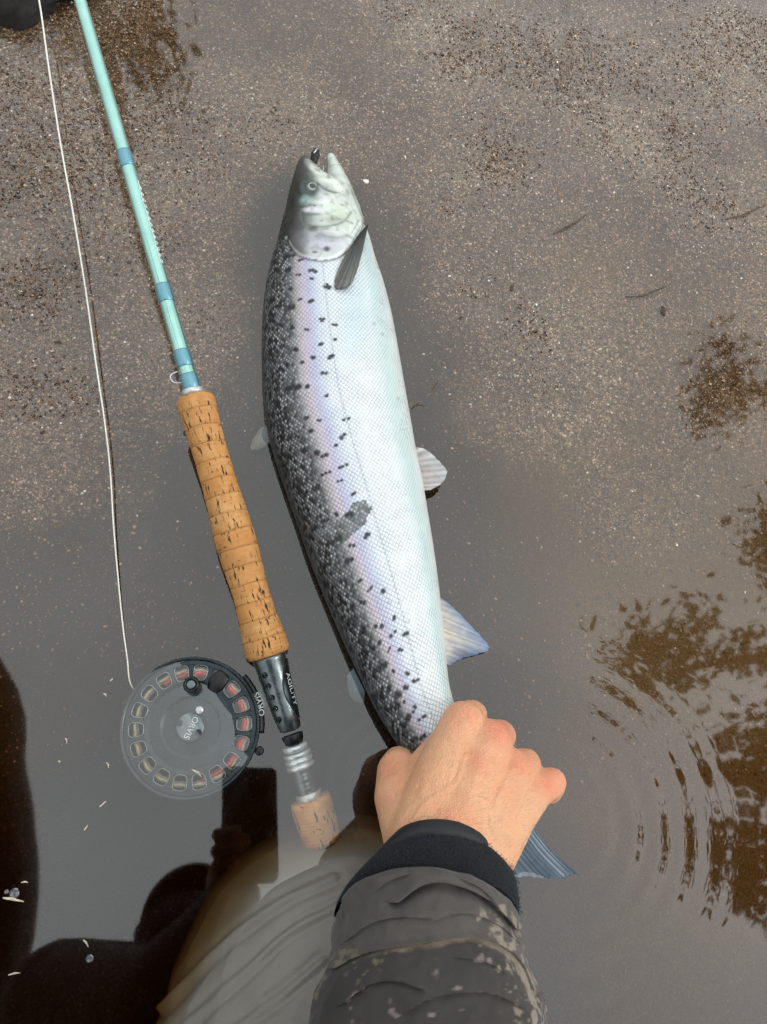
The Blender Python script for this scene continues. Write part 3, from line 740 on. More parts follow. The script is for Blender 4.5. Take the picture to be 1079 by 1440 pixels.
lift = np.where(top, lift, 0)*sstep(-1.0, -.55, Q)
fv2 = fv+fn*lift[:, None]
# ---- skin colours of the fish, plus highlights and shading painted on the head
def cramp(q, stops):
    k = [s[0] for s in stops]; c = np.array([lin(*s[1]) for s in stops]); return np.stack([np.interp(q, k, c[:, j]) for j in range(3)], -1)
qn = Q+.035*fbm(np.stack([AL, V_arc, V_arc*0], -1), 45, 4, 13)
colr = cramp(qn, [(-1.1,(16,19,20)),(-.96,(20,23,24)),(-.84,(22,22,22)),(-.74,(32,31,30)),(-.60,(70,67,65)),(-.50,(166,160,160)),(-.42,(194,186,196)),(-.34,(192,188,212)),(-.26,(202,210,226)),(-.12,(222,229,236)),(.1,(232,239,242)),(.35,(238,242,242)),(.55,(232,241,241)),(.70,(208,230,228)),(.82,(216,234,230)),(.93,(238,239,234)),(1.1,(218,218,210))])
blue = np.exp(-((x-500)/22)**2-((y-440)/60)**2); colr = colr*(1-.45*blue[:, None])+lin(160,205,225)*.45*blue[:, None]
lw = np.exp(-((qn+.33-.06*T)/.06)**2)*sstep(.02, .1, T)
colr = colr*(1-.22*lw[:, None])+lin(176,168,216)*.22*lw[:, None]
pk = np.exp(-((qn+.46-.05*T)/.07)**2)*sstep(.02, .1, T)*(.5+.5*fbm(fv, 30, 3, 3)); colr = colr*(1-.38*pk[:, None].clip(0))+lin(220,184,196)*.38*pk[:, None].clip(0)
# head tones
hq = cramp(x-(441-(y-228)*.10)+5*fbm(fv, 50, 3, 41), [(-34,(30,32,30)),(-18,(44,46,42)),(-7,(66,70,62)),(1,(118,124,118)),(8,(176,184,178)),(20,(204,212,206)),(45,(200,210,200)),(70,(214,224,218)),(88,(226,231,225))])
hq = hq*(1+.26*fbm(fv, 70, 4, 31)[:, None])
hb = np.exp(-((x-458)/30)**2-((y-343)/14)**2); hq = hq*(1-.5*hb[:, None])+lin(196,186,222)*.5*hb[:, None]
hg = np.exp(-((x-480)/22)**2-((y-300)/22)**2); hq = hq*(1-.35*hg[:, None])+lin(190,205,180)*.35*hg[:, None]
hm = np.where(head, sstep(.5, 3, gd), 0)
colr = colr*(1-hm[:, None])+hq*hm[:, None]
def mark_or_light(mask, c, k=1.0):
    global colr
    mk_ = (mask*k)[:, None]; colr = colr*(1-mk_)+lin(*c)*mk_
mark_or_light(np.exp(-(gd/2.6)**2)*(~head), (30,33,36), .85); mark_or_light(np.exp(-((gd-1.5)/1.5)**2)*head*(x < 500), (236,238,234), .5)
mark_or_light(np.exp(-(pldist(px, PRE)/1.5)**2), (96,104,100), .75); mark_or_light(np.exp(-(pldist(px, SUB)/1.3)**2), (128,136,128), .6)
mark_or_light(np.exp(-(pldist(px, MAXE)/1.5)**2), (52,58,58), .85); mark_or_light(np.exp(-(pldist(px, BRA)/1.7)**2), (130,142,140), .6)
for yy in (333, 341, 350): mark_or_light(np.exp(-(pldist(px, smooth_curve([(500,yy-18),(508,yy-6),(514,yy+8)], 12))/1.0)**2), (150,156,150), .35)
mark_or_light(np.exp(-(np.hypot(x-436, (y-268))/13)**4), (48,62,64), .9); mark_or_light(np.exp(-(np.hypot((x-432)/9, (y-284)/7))**4), (150,186,186), .7)
mark_or_light(np.exp(-(np.hypot((x-440)/13, (y-297)/4.5))**4), (228,226,236), .8); mark_or_light(np.exp(-(np.hypot((x-441)/12, (y-303.5)/2.0))**4), (110,112,122), .7)  # pale highlight below the eye, painted into the skin colour
mark_or_light(np.exp(-(pldist(px, [(432,230),(447,247),(462,258),(478,269)])/4.2)**4)*top, (214,222,210), .85)
mark_or_light(np.exp(-(pldist(px, [(461,226),(461,240),(462,252)])/2.4)**2), (120,110,116), .6)
for sx, sy, ra_, rb_ in ((441,324,7.6,5.0),(459.5,352,5.0,4.0),(408,349,3.2,3.0),(407,336,2.5,3.2),(411,314,2.2,2.4),(413,288,2.4,3.0),(422,260,1.9,2.3),(443,291,1.7,1.4),(436,290,1.5,1.2),(443,356.5,4.0,1.6),(408,355,4,3.6)):
    mark_or_light(np.exp(-(np.hypot((x-sx)/ra_, (y-sy)/rb_))**4), (28,28,34), .92)
mark_or_light(np.exp(-(np.hypot((x-424)/12, (y-233)/12))**4)*top, (58,62,58), .75)
mark_or_light(np.exp(-(np.hypot((x-466)/24, (y-309)/6))**2), (150,160,140), .55); mark_or_light(np.exp(-(np.hypot((x-478)/20, (y-285)/5))**2), (176,184,178), .5)  # shading band across the cheek, put into the skin colour
mark_or_light(np.exp(-(np.hypot((x-470)/26, (y-328)/4))**2), (240,242,240), .6); mark_or_light(np.exp(-(np.hypot((x-456)/20, (y-286)/3.5))**2), (238,240,238), .5)  # painted white highlights over the cheek and gill cover
for kk in range(26):                      # fine grooves fanning over the gill cover
    a0_ = math.radians(20+kk*5.4); p0_ = (448+14*math.cos(a0_), 318+6*math.sin(a0_)); p1_ = (452+46*math.cos(a0_), 320+42*math.sin(a0_))
    mark_or_light(np.exp(-(pldist(px, [p0_, p1_])/.9)**2)*head*(gd > 3), (120,126,126), .22)
mark_or_light(np.clip(fbm(fv, 240, 3, 71)-.05, 0, 1)*hm, (62,68,64), .8); mark_or_light(np.clip(fbm(fv, 60, 3, 75)-.08, 0, 1)*hm*(x < 490), (96,104,98), .9)
# black marks over the back
sp = np.random.default_rng(4); marks = []
while len(marks) < 150:
    a, b = sp.uniform(.09, .93), -1+abs(sp.normal(0, .40))
    if b > -.02 or (b > -.4 and sp.random() < .45): continue
    if all((a-c)**2*28+(b-d)**2 < 0 or math.hypot((a-c)*5.2, b-d) > .13 for c, d in marks): marks.append((a, b))
marks += [(.28,-.02),(.335,.02),(.205,-.28),(.25,-.25)]
inb = np.zeros(len(fv)); headpx = head.copy()
for a, b in marks:
    n_ = sp.integers(2, 4); ci = a*(nst-1); al0 = np.interp(ci, np.arange(nst), alen); w0 = np.interp(ci, np.arange(nst), Ws)
    v0 = math.asin(b)*w0*.86; sz = sp.uniform(.0009, .0017)*(1.5 if b < -.5 else 1)
    for _ in range(n_):
        du_, dv_ = sp.normal(0, .0007), sp.normal(0, .0014)
        inb = np.maximum(inb, np.exp(-(np.hypot(AL-al0-du_, (V_arc-v0-dv_))/sz)**4))
inb = inb*(~head)*sstep(0, 5, np.where(head, 0, gd))
colr = colr*(1-(inb*top*.93)[:, None])+lin(22,22,26)*(inb*top*.93)[:, None]
# lateral line, scraped patch of lost scales, a few freckles
lq = Q-(-.17+.36*T-.1*T*T); dash = (np.sin(AL*2*np.pi/.0034) > -.35)
mark_or_light(np.exp(-(lq*WW/.00055)**2)*sstep(.03, .06, T)*np.where(dash, .75, .25)*(~head), (96,100,112), .8)
scr = inpoly(px+np.stack([5*fbm(fv, 140, 3, 8), 5*fbm(fv, 140, 3, 18)], -1), [(448,744),(468,738),(486,720),(496,705),(514,702),(522,712),(514,735),(500,752),(478,766),(470,762),(455,757)])
mark_or_light(np.where(scr & top, 1.0, 0.0), (70,74,71), .9); SCR = (scr & top).astype(float)
for sx, sy in ((548,847),(541,878),(575,874),(560,560),(538,470),(526,455)): mark_or_light(np.exp(-(np.hypot(x-sx, y-sy)/2.6)**4), (150,158,156), .6)
colr = np.clip(colr, .004, .9)
sk = np.where(head, 0, 1.0)*sstep(0, 4, np.where(head, 0, gd))*sstep(.02, .05, T)
darkback = np.clip(1-sstep(-.9, -.30, Q), 0, 1)

m = Mat('salmon_skin'); cc = m.attr('Col', 'Color'); uv = m.sep(m.attr('fuv', 'Vector')); mask = m.attr('scales'); back = m.attr('back')
SPx, SPy = .0041, .0032
wob = m.noise(m.comb(uv[0], uv[1], 0.0), 160, 2)*.35
a_ = uv[0]/SPx+uv[1]/SPy+wob; b_ = uv[0]/SPx-uv[1]/SPy+wob
fa_, fb_ = a_.f('FRACT'), b_.f('FRACT')
ea = fa_.mn(1-fa_); eb = fb_.mn(1-fb_); edge = ea.mn(eb)
line_ = edge.rmp(.02, .18, 1, 0, True)*mask*m.noise(m.comb(uv[0], uv[1], 0.0), 55, 4, .7).rmp(.36, .62, .30, 1.0)
idn = m.node('ShaderNodeTexWhiteNoise'); idn.noise_dimensions = '2D'; m.nt.links.new(m.comb(a_.f('FLOOR'), b_.f('FLOOR'), 0.0).k, idn.inputs['Vector'])
rid = X(m, idn.outputs['Value'])
dome = (1-((fa_-.62)*(fa_-.62)+(fb_-.62)*(fb_-.62))*2.0)
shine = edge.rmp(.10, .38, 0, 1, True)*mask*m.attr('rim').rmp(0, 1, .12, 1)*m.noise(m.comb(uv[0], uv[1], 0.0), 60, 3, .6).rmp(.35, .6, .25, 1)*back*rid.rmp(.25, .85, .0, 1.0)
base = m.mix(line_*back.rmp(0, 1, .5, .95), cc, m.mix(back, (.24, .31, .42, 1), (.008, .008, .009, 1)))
base = m.mix(shine*.9, base, (.80, .77, .76, 1))  # sparkle of the back scales painted into the base colour
base = m.mix(mask*rid.rmp(0, 1, 0, .16), base, (.74, .78, .82, 1))
spotk = m.attr('ink'); base = m.mix(spotk*.95, base, (.010, .010, .012, 1))
m.set('Base Color', base)
m.set('Metallic', mask.rmp(0, 1, .05, .18)); wetn = m.noise(m.comb(uv[0], uv[1], 0.0), 30, 4, .65); m.set('Roughness', (rid*.14+.20+wetn.rmp(.35, .65, 0, .22)))
m.set('Normal', m.bump((dome*mask*1.0+line_*-.6+m.noise(m.comb(uv[0], uv[1], 0.0), 420, 3)*.25), .55, .0009))
m.set('Coat Weight', mask.rmp(0, 1, .35, .30)*back.rmp(0, 1, 1, .15)); m.set('Specular IOR Level', back.rmp(0, 1, .5, .22)); m.set('Coat Roughness', .12)
ink = np.maximum(inb*top*.95, 0)
fish = mk('body', fv2, ff, m.mat, FISH, cols=colr, attrs={'fuv': np.stack([AL, V_arc, Q], -1), 'scales': sk, 'rim': sstep(-1.0, -.68, Q+.06*fbm(fv, 60, 3, 98)), 'back': np.maximum(darkback*(1-.5*SCR), SCR*.55), 'ink': ink})

# eye
ec = P(438.5, 265.5, 0); zt = float(fv2[np.argmin(np.hypot(x-438.5, y-265.5)-100*top), 2]); ec = P(438.5, 265.5, zt-.0021)
er = 10.5*pxm(438, 265, .04); a = np.linspace(0, 2*np.pi, 40, endpoint=False)
def eyecap(r0, h, n=8):
    e1 = np.array([1, 0, 0.0]); e2 = np.array([0, 1.0, 0]); e3 = np.array([.12, .05, 1.0]); e3 /= np.linalg.norm(e3)
    return rings_mesh([ec+e3*h*math.sin(q)+(np.cos(a)[:, None]*e1+np.sin(a)[:, None]*e2)*max(r0*math.cos(q), .00003) for q in np.linspace(0, math.pi/2, n)])
em = Mat('fish_eye', Roughness=.06); rr_ = em.attr('rad'); em.set('Base Color', em.ramp(rr_, [(0, (.004, .004, .005, 1)), (.40, (.005, .005, .007, 1)), (.46, (.42, .42, .36, 1)), (.56, (.30, .31, .28, 1)), (.7, (.10, .12, .12, 1)), (.86, (.05, .06, .065, 1)), (1, (.03, .035, .035, 1))])); em.set('Coat Weight', 1.0); em.set('Coat Roughness', .03)
v, f = eyecap(er, .0040, 14); rad = np.hypot(v[:, 0]-(ec[0]+.0007), v[:, 1]-ec[1])/er
mk('eye', v, f, em.mat, FISH, attrs={'rad': rad})

# fins: rays fan from a base line to an outer edge
fm = Mat('fin'); fc = fm.attr('Col', 'Color'); fm.set('Base Color', fc); fm.set('Roughness', .38); fm.set('Transmission Weight', 0.0)
fm.set('Subsurface Weight', .0); fin_m = fm.mat
def fin(name, base_l, edge_l, rays, c_lo, c_hi, c_mem, th=.0008, nu=26, nr=9, sweep=0.0, ragged=.0, seed=0, label=None, stripe=.55):
    n = rays*nr+1; b = smooth_curve([P(*q) for q in base_l], n); e = smooth_curve([P(*q) for q in edge_l], n)
    u = np.linspace(0, 1, nu)[:, None, None]; ph = np.arange(n)/nr
    ph = ph+.28*vnoise(np.stack([ph*.9, ph*0+seed], -1), 1, seed+11); rid_ = np.abs(np.cos(np.pi*ph))*(.65+.35*vnoise(np.stack([np.round(ph)*3.7, ph*0], -1), 1, seed+21))                                  # ridge on each ray
    e = e+(e-b)*(ragged*(rid_-.6)+ragged*vnoise(np.stack([ph*.7, ph*0], -1), 1, seed+3))[:, None]
    g = b[None]*(1-u)+e[None]*u
    d = (e-b); side = np.cross(d, [0, 0, 1.0]); side /= np.linalg.norm(side, axis=1)[:, None]+1e-9
    g = g+side[None]*(sweep*np.sin(u*np.pi)*np.linalg.norm(d, axis=1)[None, :, None])
    up_ = np.array([0, 0, 1.0]); wav = .0010*np.sin(u[..., 0]*2.2+ph[None]*.9)*u[..., 0]
    hgt = (.0003+.0007*rid_[None]*(1-.6*u[..., 0]))*1.0+wav
    tp = g+up_*hgt[..., None]; bt = g+up_*(wav-th)[..., None]
    uu_ = np.broadcast_to(u[..., 0], tp.shape[:2]); rr = np.broadcast_to(rid_[None], tp.shape[:2])**1.6
    c = (np.array(c_lo)*(1-uu_[..., None])+np.array(c_hi)*uu_[..., None])
    c = c*(1-stripe*(1-rr[..., None]))+np.array(c_mem)*stripe*(1-rr[..., None])
    c = c*(1+.25*fbm(tp, 260, 3, seed)[..., None])
    v = np.vstack([tp.reshape(-1, 3), bt.reshape(-1, 3)]); o_ = nu*n
    f = gridfaces(nu, n).tolist()+[q[::-1] for q in gridfaces(nu, n, off=o_).tolist()]
    rim = [i for i in range(n)]+[i*n+n-1 for i in range(1, nu)]+[(nu-1)*n+i for i in range(n-2, -1, -1)]+[i*n for i in range(nu-2, 0, -1)]
    f += [[a_, b_, b_+o_, a_+o_] for a_, b_ in zip(rim, rim[1:]+rim[:1])]
    o = mk(name, v, f, fin_m, FISH, cols=np.clip(np.vstack([c.reshape(-1, 3)]*2), .003, .95))
    if label: o['label'] = label
    return o
zf = lambda X_, Y_: float(np.max(fv2[(np.hypot(x-X_, y-Y_) < 5) & top][:, 2], initial=.02))
z1, z2 = zf(490, 395), zf(505, 350)
pz = max(z1, z2)
fin('pectoral_fin', [(504,331,pz-.002),(508,326,pz-.001),(513,320,pz),(518,316,pz-.002)], [(486,358,pz+.001),(476,378,pz+.002),(470,395,pz+.002),(475,407,pz+.003),(490,406,pz+.003),(501,384,pz+.002),(511,350,pz+.001)], 10, lin(16,17,18), lin(150,152,146), lin(22,23,24), seed=5, ragged=.03, sweep=0, label='dark pectoral fin folded against the white belly', stripe=.75)
fin('pelvic_fin', [(580,632,.014),(584,650,.014),(590,672,.014),(596,690,.014)], [(584,629,.016),(600,633,.016),(615,645,.014),(626,658,.013),(628,668,.012),(621,680,.012),(606,689,.012)], 8, lin(196,184,176), lin(205,206,208), lin(80,82,88), seed=6, ragged=.02)
fin('anal_fin', [(614,838,.015),(617,868,.015),(622,900,.015),(625,932,.015)], [(620,840,.016),(650,866,.013),(676,893,.009),(690,911,.006),(672,920,.005),(650,926,.004),(632,936,.004)], 12, lin(226,214,186), lin(120,142,172), lin(84,104,134), seed=7, ragged=.04, stripe=.5)
fin('dorsal_fin', [(376,596,.004),(377,606,.004),(379,615,.004),(381,622,.004)], [(374,598,-.002),(364,606,-.005),(354,622,-.008),(352,632,-.010),(364,632,-.008),(376,626,-.004)], 6, lin(150,160,160), lin(150,150,150), lin(90,98,100), seed=8, ragged=.06)
fin('adipose_fin', [(497,940,.002),(502,950,.002),(508,962,.002),(513,972,.002)], [(488,950,-.004),(490,970,-.008),(498,985,-.009),(512,988,-.006)], 4, lin(96,112,124), lin(96,112,124), lin(80,96,108), seed=9, th=.002, stripe=.2)
cf = fin('caudal_fin', [(640,1128,.020),(668,1130,.020),(700,1130,.018),(728,1122,.018)], [(655,1270,-.004),(712,1236,-.002),(770,1236,-.001),(816,1232,.001)], 18, lin(112,130,142), lin(88,106,122), lin(52,66,80), seed=10, ragged=.02, nu=40, sweep=.06)
cf['label'] = 'slate blue tail fin spreading below the gripping hand'

# the fly in its jaw
FLY = thing('fishing_fly', 'small black fishing fly hooked between the open jaws of the salmon', 'fishing fly', P(444, 222, .012))
b0, b1 = P(440, 232, .022), P(446, 209, .024)
v, f = tube(smooth_curve([b0, b0*.6+b1*.4, b1], 12), np.interp(np.arange(12), [0, 3, 8, 11], [.001, .0028, .0042, .0018]), 12)
v = v+.0006*fbm(v, 700, 2, 6)[:, None]*np.array([1, 1, .5]); flyb = mk('wrapped_body', v, f, plain('black_hair', (.010, .009, .009), .6, 0, 900, .5), FLY)
hk = Mat('x', Roughness=.9)
ht = []
for i in range(26):
    a = random.uniform(0, 6.28); s0 = b0*.5+b1*.5; e = b0+(b0-b1)*random.uniform(.1, .5)+np.array([math.cos(a), math.sin(a), .3])*random.uniform(.001, .004)
    ht.append(tube([s0, (s0+e)/2+np.array([math.cos(a), math.sin(a), .4])*.001, e], [.0003, .00025, .0001], 5))
mk('hackle', *join(ht), plain('hackle_hair', (.012, .010, .010), .5), FLY)
mk('tinsel_rib', *tube([P(441.5, 215.5, .0295), P(444, 212, .0297), P(447, 208.5, .029)], .0007, 6), silver_m, FLY)
mk('hook', *tube(smooth_curve([b1, b1*.3+b0*.7, P(446, 238, .020), P(451, 242, .018), P(455, 238, .018), P(455, 233, .018)], 30), .0004, 6), silver_m, FLY)
# ------------------------------------------------------------------ the angler: hand, sleeve, knee and the body over the water
PERSON = thing('person', 'kneeling person in a dark camouflage jacket and grey waders gripping the salmon tail', 'person', (-.1, -.55, -.08))
def cp(a, ra, b, rb): return capsule(P(*a), ra, P(*b), rb, 18)
H = []
def chain(pts, rad):
    for (a, ra), (b, rb) in zip(zip(pts[:-1], rad[:-1]), zip(pts[1:], rad[1:])): H.append(cp(a, ra, b, rb))
# metacarpals: wrist to knuckles, then the fingers folding down and round the tail
chain([(598,1180,.083),(622,1095,.077),(651,1016,.062)], [.0225,.0185,.0140]); chain([(651,1016,.062),(664,1006,.036),(648,1016,.008),(618,1040,.0)], [.0132,.0108,.0098,.0085])
chain([(628,1185,.087),(658,1110,.081),(689,1041,.066)], [.0235,.0185,.0138]); chain([(689,1041,.066),(704,1034,.038),(692,1046,.008),(655,1068,-.002)], [.0132,.0108,.0098,.0085])
chain([(655,1190,.085),(690,1128,.077),(722,1081,.061)], [.0225,.0175,.0130]); chain([(722,1081,.061),(740,1074,.036),(730,1086,.008),(695,1102,-.002)], [.0124,.0104,.0094,.0082])
chain([(680,1196,.080),(715,1150,.070),(752,1112,.052)], [.0205,.0160,.0118]); chain([(752,1112,.052),(776,1100,.040),(774,1112,.014),(740,1124,.0)], [.0112,.0100,.0088,.0076])
# thumb leaving the side of the palm
chain([(590,1182,.076),(566,1120,.058),(560,1086,.044)], [.0215,.0180,.0142]); chain([(560,1086,.044),(562,1074,.024),(592,1072,.002),(628,1072,-.008)], [.0140,.0120,.0112,.0098])
# web of the palm and heel of the hand
H.append(cp((585,1110,.056),.0175,(640,1060,.056),.0160)); H.append(cp((640,1075,.058),.0170,(705,1115,.055),.0160))
H.append(cp((600,1140,.064),.0245,(690,1150,.063),.0205)); H.append(cp((612,1110,.066),.0200,(690,1128,.065),.0185)); H.append(cp((640,1050,.062),.0150,(716,1098,.058),.0140)); H.append(cp((585,1140,.062),.0215,(630,1060,.062),.0165)); H.append(cp((605,1085,.058),.0160,(640,1040,.056),.0140))
# wrist and forearm up the sleeve
wr = [(P(634,1200,.083), .029), (P(616,1265,.082), .025), (P(604,1360,.086), .026), (P(600,1480,.10), .030)]
for (a, ra), (b, rb) in zip(wr[:-1], wr[1:]):
    for dx in (-.014, 0, .014): H.append(capsule(a+np.array([dx, 0, 0]), ra*.82, b+np.array([dx, 0, 0]), rb*.82, 18))
hv, hf, hn = fuse(H, .00095, 34, .6)
px = proj(hv); hx, hy = px[:, 0], px[:, 1]; topm = hn[:, 2] > .15
lift = np.zeros(len(hv))
for tl in ([(612,1170),(634,1090),(652,1018)], [(640,1175),(664,1110),(690,1042)], [(662,1180),(694,1130),(722,1082)], [(690,1185),(720,1145),(750,1112)]):
    c_ = smooth_curve(tl, 20); lift += .0004*np.exp(-(pldist(px, c_)/5.0)**2)
for kx, ky in ((651,1012),(690,1040),(722,1080),(757,1110)): lift += .0006*np.exp(-(np.hypot(hx-kx, hy-ky)/11)**2)
for vn in ([(575,1165),(598,1130),(640,1100),(655,1060)], [(700,1185),(690,1150),(705,1110)]): lift += .0009*np.exp(-(pldist(px, smooth_curve(vn, 20))/3.4)**2)
for kx, ky, ux_, uy_ in ((653,1006,.9,.45),(694,1032,.85,.5),(728,1074,.8,.6),(768,1102,.75,.66),(552,1082,.9,-.3)):     # creases over the knuckles
    for q_ in (-9, -4.5, 0, 4, 8):
        ox, oy = kx+uy_*q_*.9, ky-ux_*q_*.9*.0+q_*.75; lift -= .00060*np.exp(-(pldist(px, smooth_curve([(ox-ux_*9, oy-uy_*9+1.5), (ox, oy), (ox+ux_*9, oy+uy_*9+1.5)], 8))/1.1)**2)
lift += .0007*fbm(hv, 60, 3, 4)+.00030*fbm(hv*np.array([1, 1.6, 1]), 260, 3, 14)
hv = hv+hn*(lift*topm)[:, None]
sc_ = lin(253,190,148)*np.ones((len(hv), 1))
sc_ = sc_*(1+.10*fbm(hv, 55, 4, 8)[:, None])
red = np.zeros(len(hv))
for kx, ky, r_, a_ in ((655,1002,30,.4),(702,1026,27,.55),(738,1072,26,.42),(776,1100,26,.5),(547,1078,22,.36),(676,1070,20,.34),(640,1160,30,.2)): red = np.maximum(red, a_*np.exp(-(np.hypot(hx-kx, hy-ky)/r_)**2))
red = np.clip(red*(1+.7*fbm(hv, 75, 3, 23))+.16*fbm(hv, 90, 3, 19), 0, 1)[:, None]; sc_ = sc_*(1-red*.9)+lin(232,128,104)*red*.9
pal = np.clip(fbm(hv, 38, 3, 50), 0, 1)[:, None]; sc_ = sc_*(1-pal*.35)+lin(250,205,165)*pal*.35
m = Mat('skin', Roughness=.46, IOR=1.4); m.set('Base Color', m.attr('Col', 'Color')); c = m.coord()
m.set('Subsurface Weight', .22); m.set('Subsurface Radius', (.9, .32, .18)); m.set('Subsurface Scale', .004)
vv = m.voro(m.scale(c, (1, 1.35, 1)), 620, 'DISTANCE_TO_EDGE'); wn_ = m.noise(m.scale(c, (.5, 2.0, 1)), 420, 4, .6)
m.set('Normal', m.bump(vv.rmp(0, .25)*.6+wn_*.8, .8, .0009)); m.set('Roughness', wn_.rmp(.3, .7, .30, .52))
skin_m = m.mat
body = mk('body', hv, hf, skin_m, PERSON, cols=np.clip(sc_*np.array([1.0, .96, .97]), 0, .92))
body['label'] = 'bare right hand closed round the fish tail'
# fine dark hairs on the back of the hand
hp = np.random.default_rng(11); cand = np.where((hn[:, 2] > .45) & (hy > 1060) & (hy < 1200) & (hx > 550) & (hx < 750))[0]
sel = hp.choice(cand, 420); hs2 = []
for i in sel:
    dens = 1.0 if hy[i] > 1110 else .45
    if hp.random() > dens: continue
    d_ = P(hx[i]+hp.normal(26, 5), hy[i]-hp.normal(6, 7), 0)-P(hx[i], hy[i], 0); d_ = d_/np.linalg.norm(d_)
    L_ = hp.uniform(.003, .007); b_ = hv[i]; n_ = hn[i]; tdir = d_-(d_ @ n_)*n_
    q = [b_-n_*.0002, b_+tdir*L_*.5+n_*.0011, b_+tdir*L_+n_*.0006+np.array([hp.normal(0, .0008), hp.normal(0, .0008), 0])]
    hs2.append(tube(q, [.000035, .00003, .000015], 3, False))
o = mk('hand_hair', *join(hs2), plain('hair', (.045, .022, .011), .5), PERSON); o['kind'] = 'stuff'

# ---- jacket sleeve, from three traced points (left, top, right) per ring
fab = Mat('jacket_cloth', Roughness=.82); c = fab.coord(); cc = fab.attr('Col', 'Color')
wv = fab.voro(c, 1500); fab.set('Base Color', fab.mix(wv.rmp(0, .7, 0, .25), cc, (.02, .018, .016, 1))); fab.set('Sheen Weight', .15); fab.set('Sheen Roughness', .5)
fab.set('Normal', fab.bump(wv*.4+fab.noise(c, 130, 4)*1.2, .35, .0009)); fab = fab.mat
flc = Mat('navy_fleece', Roughness=.95); c = flc.coord(); n_ = flc.noise(c, 900, 4, .7)
flc.set('Base Color', flc.ramp(n_, [(.3, (.001, .0015, .003, 1)), (.55, (.004, .006, .011, 1)), (.68, (.012, .016, .026, 1)), (.78, (.09, .10, .12, 1))])); flc.set('Normal', flc.bump(n_, 1.0, .0022)); flc.set('Sheen Weight', .03); flc = flc.mat
hem = plain('black_webbing', (.009, .011, .014), .6, 0, 600, .5)
def ring3(Lp, Tp, Rp, n=240, bot=.62):
    l, t, r = P(*Lp), P(*Tp), P(*Rp); c = (l+r)/2; a = (r-l)/2; b = t-c; th = np.linspace(0, 2*np.pi, n, endpoint=False)
    s = np.sin(th); b2 = np.array([-b[0]*.2, -b[1]*.2, -abs(b[2])*1.25])
    e = np.where(s > 0, np.abs(s)**.92, np.abs(s))
    return c+np.cos(th)[:, None]*a+np.where((s > 0)[:, None], e[:, None]*b, e[:, None]*b2)
def sleeve(name, st, mat, n=60, fold=0.0, seed=0, parent=PERSON, colf=None):
    a = smooth_curve([list(l)+list(t)+list(r) for l, t, r in st], n)
    rg = np.array([ring3(q[0:3], q[3:6], q[6:9]) for q in a])
    cen = rg.mean(1, keepdims=True); nr = rg-cen; nr /= np.linalg.norm(nr, axis=2, keepdims=True)
    if fold:
        rg = rg+nr*(fold*fbm(rg*np.array([1, 1.6, 1]), 26, 4, seed)+fold*.35*fbm(rg, 90, 3, seed+5))[..., None]
    inner = cen+(rg-cen)*.965
    n_, m_ = rg.shape[:2]; v = np.vstack([rg.reshape(-1, 3), inner.reshape(-1, 3)]); o_ = n_*m_
    f = gridfaces(n_, m_, True).tolist()+[q[::-1] for q in gridfaces(n_, m_, True, o_).tolist()]
    for j in range(m_): f.append([j, (j+1) % m_, (j+1) % m_+o_, j+o_][::-1])
    cols = colf(v, proj(v)) if colf else None
    return mk(name, v, f, mat, parent, cols=cols)
sleeve('cuff_hem', [((548,1202,.070),(622,1152,.108),(708,1212,.074)), ((538,1212,.070),(622,1158,.111),(714,1222,.074)), ((524,1226,.070),(622,1168,.113),(720,1236,.074)), ((512,1240,.070),(621,1182,.112),(722,1250,.075))], hem, 16, .0006, 2)
sleeve('fleece_lining', [((522,1224,.071),(622,1176,.1135),(719,1232,.0745)), ((505,1240,.071),(621,1184,.117),(723,1246,.075)), ((485,1262,.071),(618,1196,.119),(726,1264,.075)), ((474,1278,.072),(614,1212,.118),(729,1284,.077)), ((470,1290,.072),(612,1226,.116),(727,1302,.078))], flc, 26, .0014, 3)
fz = np.random.default_rng(5); fo = bpy.data.objects['fleece_lining']; fvv = np.array([q.co[:] for q in fo.data.vertices])
fnn = np.array([q.normal[:] for q in fo.data.vertices]); ci = np.where(fnn[:, 2] > 0)[0]; fs = []
for i in fz.choice(ci, 3600):
    b_ = fvv[i]+fz.normal(0, .0006, 3); d_ = fnn[i]*fz.uniform(.5, 1.2)+fz.normal(0, .9, 3); e_ = b_+d_/np.linalg.norm(d_)*fz.uniform(.0008, .0024)
    fs.append(tube([b_, (b_+e_)/2+fz.normal(0, .0003, 3), e_], [.00010, .00009, .00005], 3, False))
o = mk('fleece_fuzz', *join(fs), plain('navy_fuzz', (.045, .055, .085), .8, 0, None, .2, .6), PERSON); o['kind'] = 'stuff'
FOLD = smooth_curve([(560,1268),(590,1246),(618,1240),(650,1248),(680,1262),(706,1284),(724,1306)], 30)
SEAM = smooth_curve([(470,1362),(500,1346),(540,1334),(600,1326),(660,1318),(705,1330),(735,1356),(750,1392)], 40)
